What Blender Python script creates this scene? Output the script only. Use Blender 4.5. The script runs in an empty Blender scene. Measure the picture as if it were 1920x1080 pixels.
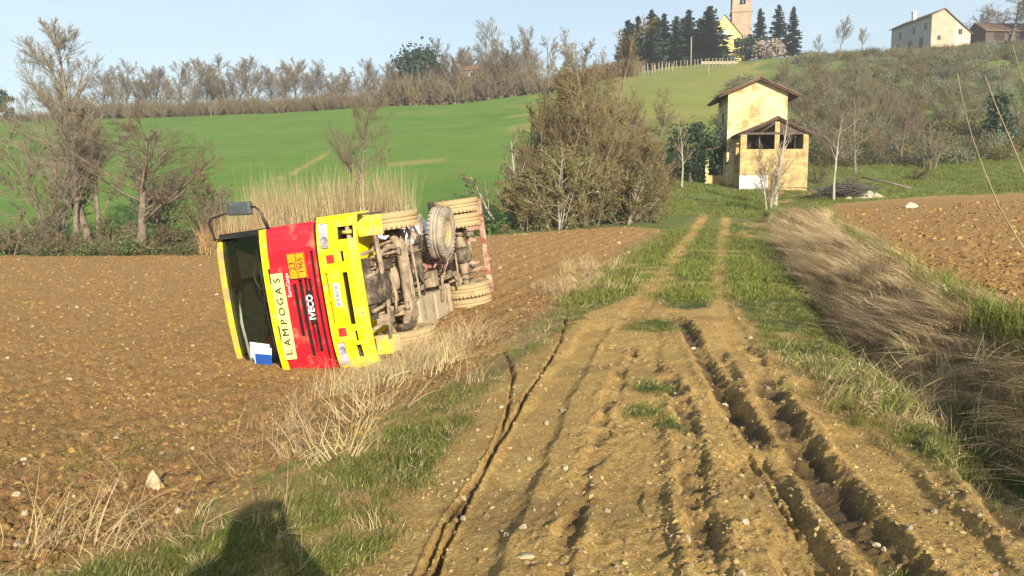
import bpy, math, random
import numpy as np
from mathutils import Vector, Matrix

# ------------------------------------------------------------------ camera, world, sun
sc = bpy.context.scene
COL = sc.collection
F, CX, HC = 1550.0, 960.0, 1.65          # focal length in photo pixels, centre column, eye height
PITCH = math.atan(160.0 / F)
cam = bpy.data.cameras.new('camera')
cam.sensor_width = 36.0
cam.lens = F / 1920.0 * 36.0
cam.clip_start = 0.05
cam.clip_end = 3000.0
cam_ob = bpy.data.objects.new('camera', cam)
COL.objects.link(cam_ob)
cam_ob.location = (0, 0, HC)
cam_ob.rotation_euler = (math.pi / 2 - PITCH, 0, 0)
sc.camera = cam_ob

SUN_ELEV = math.radians(19.3)
SUN_AZ = math.radians(163.6)             # clockwise from +Y: behind the camera, to the right
world = bpy.data.worlds.new('World')
sc.world = world
world.use_nodes = True
wn, wl = world.node_tree.nodes, world.node_tree.links
bg = wn['Background']
sky = wn.new('ShaderNodeTexSky')
sky.sky_type = 'NISHITA'
sky.sun_disc = False
sky.sun_elevation = SUN_ELEV
sky.sun_rotation = SUN_AZ
sky.air_density = 1.0
sky.dust_density = 1.2
sky.ozone_density = 1.4
# thin high cloud veil
tc = wn.new('ShaderNodeTexCoord')
mp = wn.new('ShaderNodeMapping'); mp.inputs['Scale'].default_value = (1.2, 1.2, 5.0)
nz = wn.new('ShaderNodeTexNoise'); nz.inputs['Scale'].default_value = 2.3; nz.inputs['Detail'].default_value = 6; nz.inputs['Distortion'].default_value = 0.6
rp = wn.new('ShaderNodeValToRGB')
rp.color_ramp.elements[0].position = 0.40; rp.color_ramp.elements[0].color = (0.45, 0.45, 0.45, 1)
rp.color_ramp.elements[1].position = 0.72; rp.color_ramp.elements[1].color = (0.85, 0.85, 0.85, 1)
mx = wn.new('ShaderNodeMix'); mx.data_type = 'RGBA'
mx.inputs[7].default_value = (5.9, 6.9, 7.3, 1)
wl.new(tc.outputs['Generated'], mp.inputs[0]); wl.new(mp.outputs[0], nz.inputs['Vector'])
wl.new(nz.outputs[0], rp.inputs[0])
sx_ = wn.new('ShaderNodeSeparateXYZ'); wl.new(tc.outputs['Generated'], sx_.inputs[0])      # the veil thins towards the zenith
vr = wn.new('ShaderNodeMapRange'); vr.inputs['From Min'].default_value = 0.0; vr.inputs['From Max'].default_value = 0.75; vr.inputs['To Min'].default_value = 1.0; vr.inputs['To Max'].default_value = 0.2
vm = wn.new('ShaderNodeMath'); vm.operation = 'MULTIPLY'
wl.new(sx_.outputs[2], vr.inputs['Value']); wl.new(vr.outputs[0], vm.inputs[0]); wl.new(rp.outputs[0], vm.inputs[1]); wl.new(vm.outputs[0], mx.inputs[0])
wl.new(sky.outputs[0], mx.inputs[6]); wl.new(mx.outputs[2], bg.inputs['Color'])
bg.inputs['Strength'].default_value = 0.088

sun = bpy.data.lights.new('sun', 'SUN')
sun.energy = 4.8
sun.angle = math.radians(0.5)
sun.color = (1.0, 0.90, 0.75)
sun_ob = bpy.data.objects.new('sun', sun)
COL.objects.link(sun_ob)
sun_ob.rotation_euler = (math.pi / 2 - SUN_ELEV, 0, math.pi - SUN_AZ)
sun_ob.location = (10, -30, 20)

sc.view_settings.view_transform = 'Standard'
sc.view_settings.look = 'None'
sc.view_settings.gamma = 1.0
sc.view_settings.use_curve_mapping = False
sc.view_settings.exposure = 0.88

# ------------------------------------------------------------------ helpers
rng = np.random.default_rng(7)
random.seed(7)

def tag(o, label=None, cat=None, group=None, kind=None):
    if label: o['label'] = label
    if cat: o['category'] = cat
    if group: o['group'] = group
    if kind: o['kind'] = kind
    return o

def link(o, parent=None):
    COL.objects.link(o)
    if parent is not None: o.parent = parent
    return o

def empty(name, loc=(0, 0, 0), rot=(0, 0, 0)):
    o = bpy.data.objects.new(name, None)
    o.empty_display_size = 0.2
    o.location = loc; o.rotation_euler = rot
    return link(o)

def mesh_np(name, V, quads=None, tris=None, mats=(), smooth=False):
    me = bpy.data.meshes.new(name)
    V = np.asarray(V, np.float32).reshape(-1, 3)
    q = np.zeros((0, 4), np.int32) if quads is None else np.asarray(quads, np.int32).reshape(-1, 4)
    t = np.zeros((0, 3), np.int32) if tris is None else np.asarray(tris, np.int32).reshape(-1, 3)
    me.vertices.add(len(V)); me.vertices.foreach_set('co', V.ravel())
    me.loops.add(q.size + t.size)
    me.loops.foreach_set('vertex_index', np.concatenate([q.ravel(), t.ravel()]))
    n = len(q) + len(t)
    me.polygons.add(n)
    st = np.concatenate([np.arange(len(q)) * 4, q.size + np.arange(len(t)) * 3]).astype(np.int32)
    me.polygons.foreach_set('loop_start', st)
    if smooth: me.polygons.foreach_set('use_smooth', np.ones(n, bool))
    me.update(calc_edges=True)
    for m in mats: me.materials.append(m)
    return me

class MB:
    """collects shapes into one mesh"""
    def __init__(s): s.v = []; s.f = []; s.sm = []
    def add(s, v, f, smooth=False):
        b = len(s.v); s.v += [tuple(p) for p in v]
        for q in f: s.f.append(tuple(b + i for i in q)); s.sm.append(smooth)
        return s
    def box(s, c, d, rot=None, taper=1.0):
        M = rot if rot is not None else Matrix.Identity(3)
        c = Vector(c); vs = []
        for z in (-.5, .5):
            k = taper if z > 0 else 1.0
            for x, y in ((-.5, -.5), (.5, -.5), (.5, .5), (-.5, .5)):
                vs.append(c + M @ Vector((x * d[0] * k, y * d[1] * k, z * d[2])))
        return s.add(vs, [(3, 2, 1, 0), (4, 5, 6, 7), (0, 1, 5, 4), (1, 2, 6, 5), (2, 3, 7, 6), (3, 0, 4, 7)])
    def span(s, a, b):
        return s.box([(a[i] + b[i]) / 2 for i in range(3)], [abs(b[i] - a[i]) for i in range(3)])
    def tube(s, pts, r, n=8, cap=True):
        pts = [Vector(p) for p in pts]; K = len(pts)
        rr = r if isinstance(r, (list, tuple)) else [r] * K
        vs = []; x = None
        for i, p in enumerate(pts):
            t = (pts[min(i + 1, K - 1)] - pts[max(i - 1, 0)]).normalized()
            if x is None:
                x = t.orthogonal().normalized()
            else:
                x = (x - t * x.dot(t)); x = x.normalized() if x.length > 1e-6 else t.orthogonal().normalized()
            y = t.cross(x)
            for k in range(n):
                a = 2 * math.pi * k / n
                vs.append(p + (x * math.cos(a) + y * math.sin(a)) * rr[i])
        fs = []
        for i in range(K - 1):
            for k in range(n):
                fs.append((i * n + k, i * n + (k + 1) % n, (i + 1) * n + (k + 1) % n, (i + 1) * n + k))
        s.add(vs, fs, True)
        if cap:
            b = len(s.v) - len(vs)
            s.f.append(tuple(b + k for k in reversed(range(n)))); s.sm.append(False)
            s.f.append(tuple(b + (K - 1) * n + k for k in range(n))); s.sm.append(False)
        return s
    def lathe(s, prof, c=(0, 0, 0), n=36, axis='X', closed=False):
        vs = []; m = len(prof); c = Vector(c)
        for k in range(n):
            a = 2 * math.pi * k / n
            for (h, r) in prof:
                p = (h, r * math.cos(a), r * math.sin(a))
                if axis == 'Y': p = (p[2], p[0], p[1])
                if axis == 'Z': p = (p[1], p[2], p[0])
                vs.append(c + Vector(p))
        fs = []
        for k in range(n):
            k2 = (k + 1) % n
            for i in range(m if closed else m - 1):
                j = (i + 1) % m
                fs.append((k * m + i, k2 * m + i, k2 * m + j, k * m + j))
        return s.add(vs, fs, True)
    def prism(s, poly, a, b, axis='Y'):
        """poly in the two other axes (x,z for Y; y,z for X; x,y for Z), from a to b along axis"""
        n = len(poly); vs = []
        for h in (a, b):
            for p in poly:
                vs.append({'Y': (p[0], h, p[1]), 'X': (h, p[0], p[1]), 'Z': (p[0], p[1], h)}[axis])
        fs = [tuple(reversed(range(n))), tuple(range(n, 2 * n))]
        for i in range(n):
            j = (i + 1) % n
            fs.append((i, j, n + j, n + i))
        return s.add(vs, fs)
    def panel(s, us, ws, holes, vf, th):
        """sheet in the (x,z) plane facing -y at y=vf(x,z), with holes cut through and thickness th"""
        us = sorted(set([round(u, 4) for u in us] + [round(h[i], 4) for h in holes for i in (0, 1)]))
        ws = sorted(set([round(w, 4) for w in ws] + [round(h[i], 4) for h in holes for i in (2, 3)]))
        nu, nw = len(us) - 1, len(ws) - 1
        def solid(i, j):
            if i < 0 or j < 0 or i >= nu or j >= nw: return False
            cu, cw = (us[i] + us[i + 1]) / 2, (ws[j] + ws[j + 1]) / 2
            return not any(h[0] < cu < h[1] and h[2] < cw < h[3] for h in holes)
        idx = {}; vs = []; fs = []
        def V(i, j, k):
            if (i, j, k) not in idx:
                idx[(i, j, k)] = len(vs); vs.append((us[i], vf(us[i], ws[j]) + k * th, ws[j]))
            return idx[(i, j, k)]
        for i in range(nu):
            for j in range(nw):
                if not solid(i, j): continue
                fs.append((V(i, j, 0), V(i + 1, j, 0), V(i + 1, j + 1, 0), V(i, j + 1, 0)))
                fs.append((V(i, j, 1), V(i, j + 1, 1), V(i + 1, j + 1, 1), V(i + 1, j, 1)))
                for (di, dj, a, b) in ((-1, 0, (i, j + 1), (i, j)), (1, 0, (i + 1, j), (i + 1, j + 1)), (0, -1, (i, j), (i + 1, j)), (0, 1, (i + 1, j + 1), (i, j + 1))):
                    if not solid(i + di, j + dj):
                        fs.append((V(*a, 0), V(*a, 1), V(*b, 1), V(*b, 0)))
        return s.add(vs, fs)
    def mesh(s, name, *mats):
        me = bpy.data.meshes.new(name)
        me.from_pydata(s.v, [], s.f)
        me.polygons.foreach_set('use_smooth', s.sm)
        for m in mats: me.materials.append(m)
        me.update()
        return me
    def build(s, name, mat, parent=None, bevel=0.0, loc=None, rot=None):
        o = bpy.data.objects.new(name, s.mesh(name, mat))
        link(o, parent)
        if loc is not None: o.location = loc
        if rot is not None: o.rotation_euler = rot
        if bevel:
            b = o.modifiers.new('bevel', 'BEVEL'); b.width = bevel; b.segments = 2; b.limit_method = 'ANGLE'; b.angle_limit = 0.6
        return o

def copy_tree(o, parent=None):
    c = o.copy(); COL.objects.link(c)
    if parent is not None: c.parent = parent
    for ch in list(o.children):
        copy_tree(ch, c)
    return c

# ------------------------------------------------------------------ materials
def new_mat(name):
    m = bpy.data.materials.new(name); m.use_nodes = True
    return m, m.node_tree.nodes, m.node_tree.links, m.node_tree.nodes['Principled BSDF']

def ramp(n, stops):
    r = n.new('ShaderNodeValToRGB')
    el = r.color_ramp.elements
    while len(el) > 1: el.remove(el[0])
    el[0].position = stops[0][0]; el[0].color = (*stops[0][1], 1)
    for p, c in stops[1:]:
        e = el.new(p); e.color = (*c, 1)
    return r

def mat(name, c1, c2=None, scale=6.0, rough=0.85, bump=0.0, bscale=None, metal=0.0, c3=None, coat=0.0, inst=0.0, trans=0.0, detail=6, dirt=None, dirt_amt=0.5, dscale=3.0):
    """noise-mixed colour, optional second dirt layer, optional bump and per-object variation"""
    m, n, l, b = new_mat(name)
    tc = n.new('ShaderNodeTexCoord')
    nz = n.new('ShaderNodeTexNoise'); nz.inputs['Scale'].default_value = scale; nz.inputs['Detail'].default_value = detail; nz.inputs['Roughness'].default_value = 0.65
    l.new(tc.outputs['Object'], nz.inputs['Vector'])
    st = [(0.32, c1), (0.68, c2 or c1)]
    if c3: st = [(0.28, c1), (0.5, c2), (0.72, c3)]
    r = ramp(n, st); l.new(nz.outputs[0], r.inputs[0])
    col = r.outputs[0]
    if dirt:
        n2 = n.new('ShaderNodeTexNoise'); n2.inputs['Scale'].default_value = dscale; n2.inputs['Detail'].default_value = 9; n2.inputs['Roughness'].default_value = 0.7
        l.new(tc.outputs['Object'], n2.inputs['Vector'])
        rr = ramp(n, [(0.62 - 0.45 * dirt_amt, (0, 0, 0)), (0.80 - 0.45 * dirt_amt, (1, 1, 1))]); l.new(n2.outputs[0], rr.inputs[0])
        x = n.new('ShaderNodeMix'); x.data_type = 'RGBA'; x.inputs[7].default_value = (*dirt, 1)
        l.new(rr.outputs[0], x.inputs[0]); l.new(col, x.inputs[6]); col = x.outputs[2]
        mr = n.new('ShaderNodeMapRange'); mr.inputs['To Min'].default_value = rough; mr.inputs['To Max'].default_value = 0.9
        l.new(rr.outputs[0], mr.inputs['Value']); l.new(mr.outputs[0], b.inputs['Roughness'])
    else:
        b.inputs['Roughness'].default_value = rough
    if inst:
        oi = n.new('ShaderNodeObjectInfo')
        h = n.new('ShaderNodeHueSaturation')
        mr = n.new('ShaderNodeMapRange'); mr.inputs['To Min'].default_value = 1 - inst; mr.inputs['To Max'].default_value = 1 + inst
        mh = n.new('ShaderNodeMapRange'); mh.inputs['To Min'].default_value = 0.5 - inst * 0.07; mh.inputs['To Max'].default_value = 0.5 + inst * 0.07
        l.new(oi.outputs['Random'], mr.inputs['Value']); l.new(mr.outputs[0], h.inputs['Value'])
        l.new(oi.outputs['Random'], mh.inputs['Value']); l.new(mh.outputs[0], h.inputs['Hue'])
        l.new(col, h.inputs['Color']); col = h.outputs[0]
    l.new(col, b.inputs['Base Color'])
    b.inputs['Metallic'].default_value = metal
    b.inputs['Coat Weight'].default_value = coat
    b.inputs['Specular IOR Level'].default_value = 0.3
    if bump:
        n3 = n.new('ShaderNodeTexNoise'); n3.inputs['Scale'].default_value = bscale or scale * 4; n3.inputs['Detail'].default_value = 8
        l.new(tc.outputs['Object'], n3.inputs['Vector'])
        bp = n.new('ShaderNodeBump'); bp.inputs['Strength'].default_value = bump; bp.inputs['Distance'].default_value = 0.03
        l.new(n3.outputs[0], bp.inputs['Height']); l.new(bp.outputs[0], b.inputs['Normal'])
    if trans:
        tb = n.new('ShaderNodeBsdfTranslucent'); ms = n.new('ShaderNodeMixShader'); ms.inputs[0].default_value = trans
        l.new(col, tb.inputs['Color'])
        l.new(b.outputs[0], ms.inputs[1]); l.new(tb.outputs[0], ms.inputs[2])
        l.new(ms.outputs[0], n['Material Output'].inputs['Surface'])
    return m

# ------------------------------------------------------------------ numpy noise
def hash2(ix, iy, seed):
    h = (ix.astype(np.int64) * 374761393 + iy.astype(np.int64) * 668265263 + seed * 974634777) & 0xffffffff
    h = ((h ^ (h >> 13)) * 1274126177) & 0xffffffff
    return ((h ^ (h >> 16)) & 0xffffff) / float(0xffffff)

def vnoise(x, y, seed=0):
    ix, iy = np.floor(x), np.floor(y); fx, fy = x - ix, y - iy
    ux, uy = fx * fx * (3 - 2 * fx), fy * fy * (3 - 2 * fy)
    a, b, c, d = hash2(ix, iy, seed), hash2(ix + 1, iy, seed), hash2(ix, iy + 1, seed), hash2(ix + 1, iy + 1, seed)
    return (a * (1 - ux) + b * ux) * (1 - uy) + (c * (1 - ux) + d * ux) * uy

def fbm(x, y, seed=0, oct=4, gain=0.5):
    s = 0; a = 1; t = 0
    for o in range(oct):
        c, sn = math.cos(o * 1.1), math.sin(o * 1.1)
        s = s + a * vnoise((x * c - y * sn) * 2 ** o, (x * sn + y * c) * 2 ** o, seed + o); t += a; a *= gain
    return s / t

def sstep(a, b, x):
    t = np.clip((x - a) / (b - a), 0, 1); return t * t * (3 - 2 * t)

# ------------------------------------------------------------------ terrain: heights by direction and depth
DK = np.array([0, 3, 6, 9, 13, 18, 25, 32, 40, 50, 65, 90, 120, 160, 200, 260, 400, 700.])
TAB = {
 -340: [0, -.2, -.6, -.85, -1.0, -1.1, -1.15, -1.15, -1.15, -1.0, 0.2, 4, 10, 17, 16, 14, 10, 8],
    0: [0, -.15, -.5, -.8, -1.0, -1.05, -1.1, -1.1, -1.1, -1.2, -.2, 5, 11, 17.7, 17, 15, 10, 8],
  400: [0, -.1, -.4, -.75, -.97, -.95, -1.0, -1.05, -1.05, -1.3, -.2, 5, 11.5, 18.7, 18, 16, 10, 8],
  700: [0, -.05, -.2, -.5, -.85, -.75, -.6, -.5, -.4, -.9, .3, 6, 12.5, 20.2, 20, 18, 12, 8],
  950: [0, 0, 0, -.02, -.2, -.45, -.12, .1, .3, .1, 1.5, 7, 13.5, 21.8, 22.5, 20, 14, 8],
 1200: [0, 0, 0, 0, 0, 0, .02, .25, .7, 1.2, 2.5, 9, 17, 26, 33.5, 34, 20, 8],
 1320: [0, 0, 0, 0, 0, 0, 0, .05, .3, .9, 3.0, 9, 17, 27, 35.0, 36, 22, 8],
 1500: [0, 0, 0, 0, 0, 0, 0, .1, .4, .9, 2.9, 8, 16, 28, 37, 37, 24, 8],
 1700: [0, 0, 0, 0, 0, -.05, .1, .4, .85, 1.5, 2.8, 8, 17, 30, 36.5, 37, 24, 8],
 1920: [0, 0, 0, 0, -.02, .1, .4, .8, 1.2, 1.6, 3.2, 9, 18.5, 31, 37.5, 38, 24, 8],
 2260: [0, 0, 0, 0, 0, .2, .6, 1.0, 1.5, 1.9, 4.0, 11, 20, 32, 38, 38, 24, 8]}
A40 = math.radians(40)
PXK = np.array(sorted(TAB)); AZK = np.arctan((PXK - CX) / F)
NA, ND = 220, 420
AZG = np.linspace(-A40, A40, NA); SG = np.linspace(0, math.log(1 + 700 / 4.0), ND); DG = 4 * (np.exp(SG) - 1)
T0 = np.array([np.interp(DG, DK, TAB[p]) for p in PXK])
T1 = np.array([np.interp(AZG, AZK, T0[:, j]) for j in range(ND)]).T
def blur(a, w, ax, it):
    for _ in range(it):
        p = [(0, 0), (0, 0)]; p[ax] = (w, w)
        b = np.pad(a, p, mode='reflect', reflect_type='odd'); c = np.cumsum(b, axis=ax)
        z = np.zeros_like(np.take(c, [0], axis=ax)); c = np.concatenate([z, c], axis=ax); m = 2 * w + 1
        n = a.shape[ax]
        a = (np.take(c, range(m, m + n), axis=ax) - np.take(c, range(0, n), axis=ax)) / m
    return a
TG = blur(blur(T1, 5, 1, 2), 6, 0, 2)

def table_h(x, y):
    x = np.asarray(x, float); y = np.asarray(y, float)
    az = np.arctan2(x, y); r = np.hypot(x, y)
    ac = np.clip(az, -A40, A40); D = r * np.cos(ac)
    def samp(a):
        fa = (a + A40) / (2 * A40) * (NA - 1); fd = np.log1p(np.minimum(D, 699) / 4) / SG[-1] * (ND - 1)
        ia = np.clip(fa.astype(int), 0, NA - 2); idd = np.clip(fd.astype(int), 0, ND - 2); ta = fa - ia; td = fd - idd
        return (TG[ia, idd] * (1 - ta) + TG[ia + 1, idd] * ta) * (1 - td) + (TG[ia, idd + 1] * (1 - ta) + TG[ia + 1, idd + 1] * ta) * td
    h = samp(ac)
    back = sstep(A40, math.pi, np.abs(az))
    far = samp(np.full_like(ac, -A40)) * .5 + samp(np.full_like(ac, A40)) * .5
    return h * (1 - back) + far * back

def ray(px, py):
    x, u = (px - CX) / F, -(py - 540.0) / F
    return np.array([x, math.cos(PITCH) + u * math.sin(PITCH), -math.sin(PITCH) + u * math.cos(PITCH)])
TS = np.exp(np.linspace(math.log(1.2), math.log(500), 2500))
def cast(px, py, hf):
    d = ray(px, py); x, y, z = d[0] * TS, d[1] * TS, HC + d[2] * TS
    k = np.nonzero(hf(x, y) >= z)[0]
    i = k[0] if len(k) else len(TS) - 1
    return (x[i], y[i])
def castline(pts, hf): return np.array([cast(p[0], p[1], hf) for p in pts])

def pl_dist(x, y, P):
    """distance to polyline, side (+ = right of its direction) and parameter 0..1"""
    best = np.full(x.shape, 1e9); side = np.zeros(x.shape); par = np.zeros(x.shape)
    L = np.concatenate([[0], np.cumsum(np.hypot(*np.diff(P, axis=0).T))])
    for i in range(len(P) - 1):
        a, b = P[i], P[i + 1]; e = b - a; l2 = e @ e + 1e-12
        t = np.clip(((x - a[0]) * e[0] + (y - a[1]) * e[1]) / l2, 0, 1)
        dx, dy = x - a[0] - t * e[0], y - a[1] - t * e[1]; d = np.hypot(dx, dy)
        m = d < best
        best = np.where(m, d, best)
        side = np.where(m, np.sign((x - a[0]) * e[1] - (y - a[1]) * e[0]), side)
        par = np.where(m, (L[i] + t * math.sqrt(l2)) / L[-1], par)
    return best, side, par

def poly_sd(x, y, P):
    """signed distance to a closed polygon, positive inside"""
    Q = np.vstack([P, P[:1]]); d, _, _ = pl_dist(x, y, Q)
    ins = np.zeros(x.shape, bool)
    for i in range(len(P)):
        a, b = Q[i], Q[i + 1]
        c = ((a[1] > y) != (b[1] > y)) & (x < (b[0] - a[0]) * (y - a[1]) / (b[1] - a[1] + 1e-12) + a[0])
        ins ^= c
    return np.where(ins, d, -d)

# ditch along the right of the track, with a bank up to the upper field
DITCH = castline([(2500, 1500), (2200, 1120), (1960, 905), (1860, 830), (1760, 748), (1680, 698), (1600, 645), (1535, 575), (1475, 505), (1447, 445), (1440, 418)], table_h)
DITCH = np.vstack([[(2.9, -9.0), (2.3, -2.0)], DITCH])
def terrace(x, y):
    d, s, t = pl_dist(x, y, DITCH); sd = d * s
    near = 1 - sstep(38, 60, y)
    back = sstep(-8, -5, y)
    h = (0.56 - 0.1 * t) * sstep(0.1, 1.5, sd) - 0.28 * np.exp(-((sd - 0.05) / 0.22) ** 2) * (1 - 0.5 * t)
    return np.where((y > -8) & (x > -2), h * near * back, 0)
def base_h(x, y):
    x = np.asarray(x, float); y = np.asarray(y, float)
    return table_h(x, y) + terrace(x, y)

# outlines of the ground's areas
L_EDGE = castline([(-700, 1500), (-200, 1150), (100, 1065), (330, 990), (470, 915), (600, 850), (740, 780), (830, 725), (900, 690), (960, 645), (1020, 590), (1100, 530), (1180, 470), (1240, 432)], table_h)
FIELD_L = np.vstack([L_EDGE, castline([(1180, 426), (950, 441), (700, 460), (560, 468), (400, 475), (0, 480), (-330, 482)], table_h), [(-40, 25), (-40, -6), (-3, -6)]])
FIELD_R = np.vstack([castline([(1540, 392), (1575, 420), (1640, 462), (1720, 522), (1800, 552), (1920, 600), (2100, 720)], base_h), [(9, 3), (12, -10), (60, -10)], castline([(2250, 352), (1920, 362), (1760, 369), (1640, 378), (1560, 384)], base_h)])
STRIP_R = np.vstack([castline([(1555, 412), (1640, 485), (1700, 515), (1800, 585), (1920, 665), (2100, 800)], base_h), castline([(2100, 720), (1920, 600), (1800, 552), (1720, 522), (1640, 462), (1575, 420), (1540, 392)], base_h)])
MUD = castline([(420, 1500), (560, 1130), (635, 1075), (715, 990), (800, 885), (885, 775), (962, 695), (1030, 640), (1085, 592), (1150, 566), (1195, 540), (1222, 520), (1256, 470), (1296, 425), (1312, 402), (1330, 402), (1318, 425), (1290, 470), (1266, 520), (1248, 555), (1240, 576), (1290, 582), (1326, 578), (1332, 520), (1340, 460), (1350, 425), (1354, 402), (1368, 402), (1370, 425), (1366, 460), (1366, 520), (1388, 570), (1430, 625), (1480, 675), (1560, 735), (1650, 790), (1740, 850), (1820, 910), (1940, 1000), (2100, 1130), (2400, 1500)], table_h)
CORR = np.vstack([L_EDGE, [(15.5, 48), (19, 62), (24, 62)], DITCH[::-1]])

# ruts: pixel polylines cast on the ground, half width, depth, roughness
RUTS = [
 ([(1062, 588), (1050, 640), (1020, 690), (985, 740), (950, 800), (915, 860), (880, 920), (845, 985), (815, 1050), (795, 1100)], 0.016, 0.048, 0.12),
 ([(935, 652), (955, 678), (962, 705), (955, 740), (948, 780), (930, 830), (902, 880), (866, 930), (828, 985), (798, 1050), (780, 1100)], 0.014, 0.044, 0.12),
 ([(1165, 678), (1155, 720), (1135, 770), (1128, 820), (1125, 850), (1085, 890), (1095, 930), (1065, 990), (1050, 1070), (1040, 1110)], 0.050, 0.032, 0.45),
 ([(1245, 700), (1275, 750), (1290, 800), (1298, 860), (1302, 920), (1312, 980), (1330, 1070)], 0.070, 0.042, 0.50),
 ([(1240, 588), (1280, 605), (1305, 650), (1335, 700), (1365, 745), (1400, 790), (1435, 830)], 0.075, 0.062, 0.25),
 ([(1435, 700), (1450, 755), (1480, 810), (1520, 870), (1570, 930), (1625, 995), (1680, 1060), (1720, 1110)], 0.105, 0.078, 0.20),
 ([(1492, 770), (1505, 815), (1545, 880)], 0.050, 0.040, 0.50),
 ([(1780, 826), (1830, 868), (1880, 925), (1940, 1000)], 0.110, 0.090, 0.30),
 ([(1120, 645), (1180, 652), (1235, 695)], 0.050, 0.030, 0.60),
 ([(1395, 640), (1425, 675), (1440, 700)], 0.050, 0.030, 0.60),
 ([(1395, 835), (1440, 900), (1490, 980), (1545, 1080)], 0.018, 0.026, 0.30),
 ([(1425, 845), (1475, 925), (1530, 1015), (1570, 1080)], 0.018, 0.024, 0.30),
 ([(1360, 835), (1400, 920), (1450, 1020), (1480, 1090)], 0.018, 0.020, 0.50),
 ([(1330, 640), (1390, 720), (1430, 800)], 0.020, 0.015, 0.50),
 ([(1100, 800), (1180, 900), (1240, 1010), (1270, 1080)], 0.020, 0.012, 0.70),
]
LANES = [([(1130, 600), (1075, 680), (1010, 790), (950, 900), (890, 1010), (850, 1100)], .20, .045), ([(1215, 600), (1200, 700), (1195, 800), (1190, 900), (1180, 1100)], .22, .03), ([(1330, 640), (1375, 760), (1430, 880), (1500, 1010), (1540, 1100)], .16, .045), ([(1480, 700), (1580, 800), (1700, 920), (1800, 1020), (1880, 1110)], .18, .04), ([(1240, 520), (1190, 590), (1130, 680)], .2, .03), ([(1340, 500), (1350, 580), (1400, 660)], .18, .03)]
LANES = [(castline(p, table_h), w, d) for p, w, d in LANES]
RUTS = [(castline(p, table_h), w, d, r) for p, w, d, r in RUTS]
PATCH = [(1235, 612, .55), (1225, 725, .30), (1205, 772, .2), (1262, 800, .16), (1010, 620, .3), (880, 730, .3), (505, 1000, .3), (1680, 1060, .1)]
PATCH = [(cast(a, b, table_h), r) for a, b, r in PATCH]
GPATCH = [(985, 640, .35), (940, 680, .35), (880, 720, .42), (810, 765, .42), (740, 830, .42), (660, 880, .36), (560, 950, .36), (450, 1000, .40), (380, 1050, .35), (1080, 560, .45), (1150, 505, .6), (1210, 455, .9)]
GPATCH = [(cast(a, b, table_h), r) for a, b, r in GPATCH]
PATHS = [castline([(505, 340), (545, 328), (580, 308), (615, 288)], table_h), castline([(735, 307), (780, 304), (835, 300)], table_h)]
SCRAPE = cast(928, 655, table_h)

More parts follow.
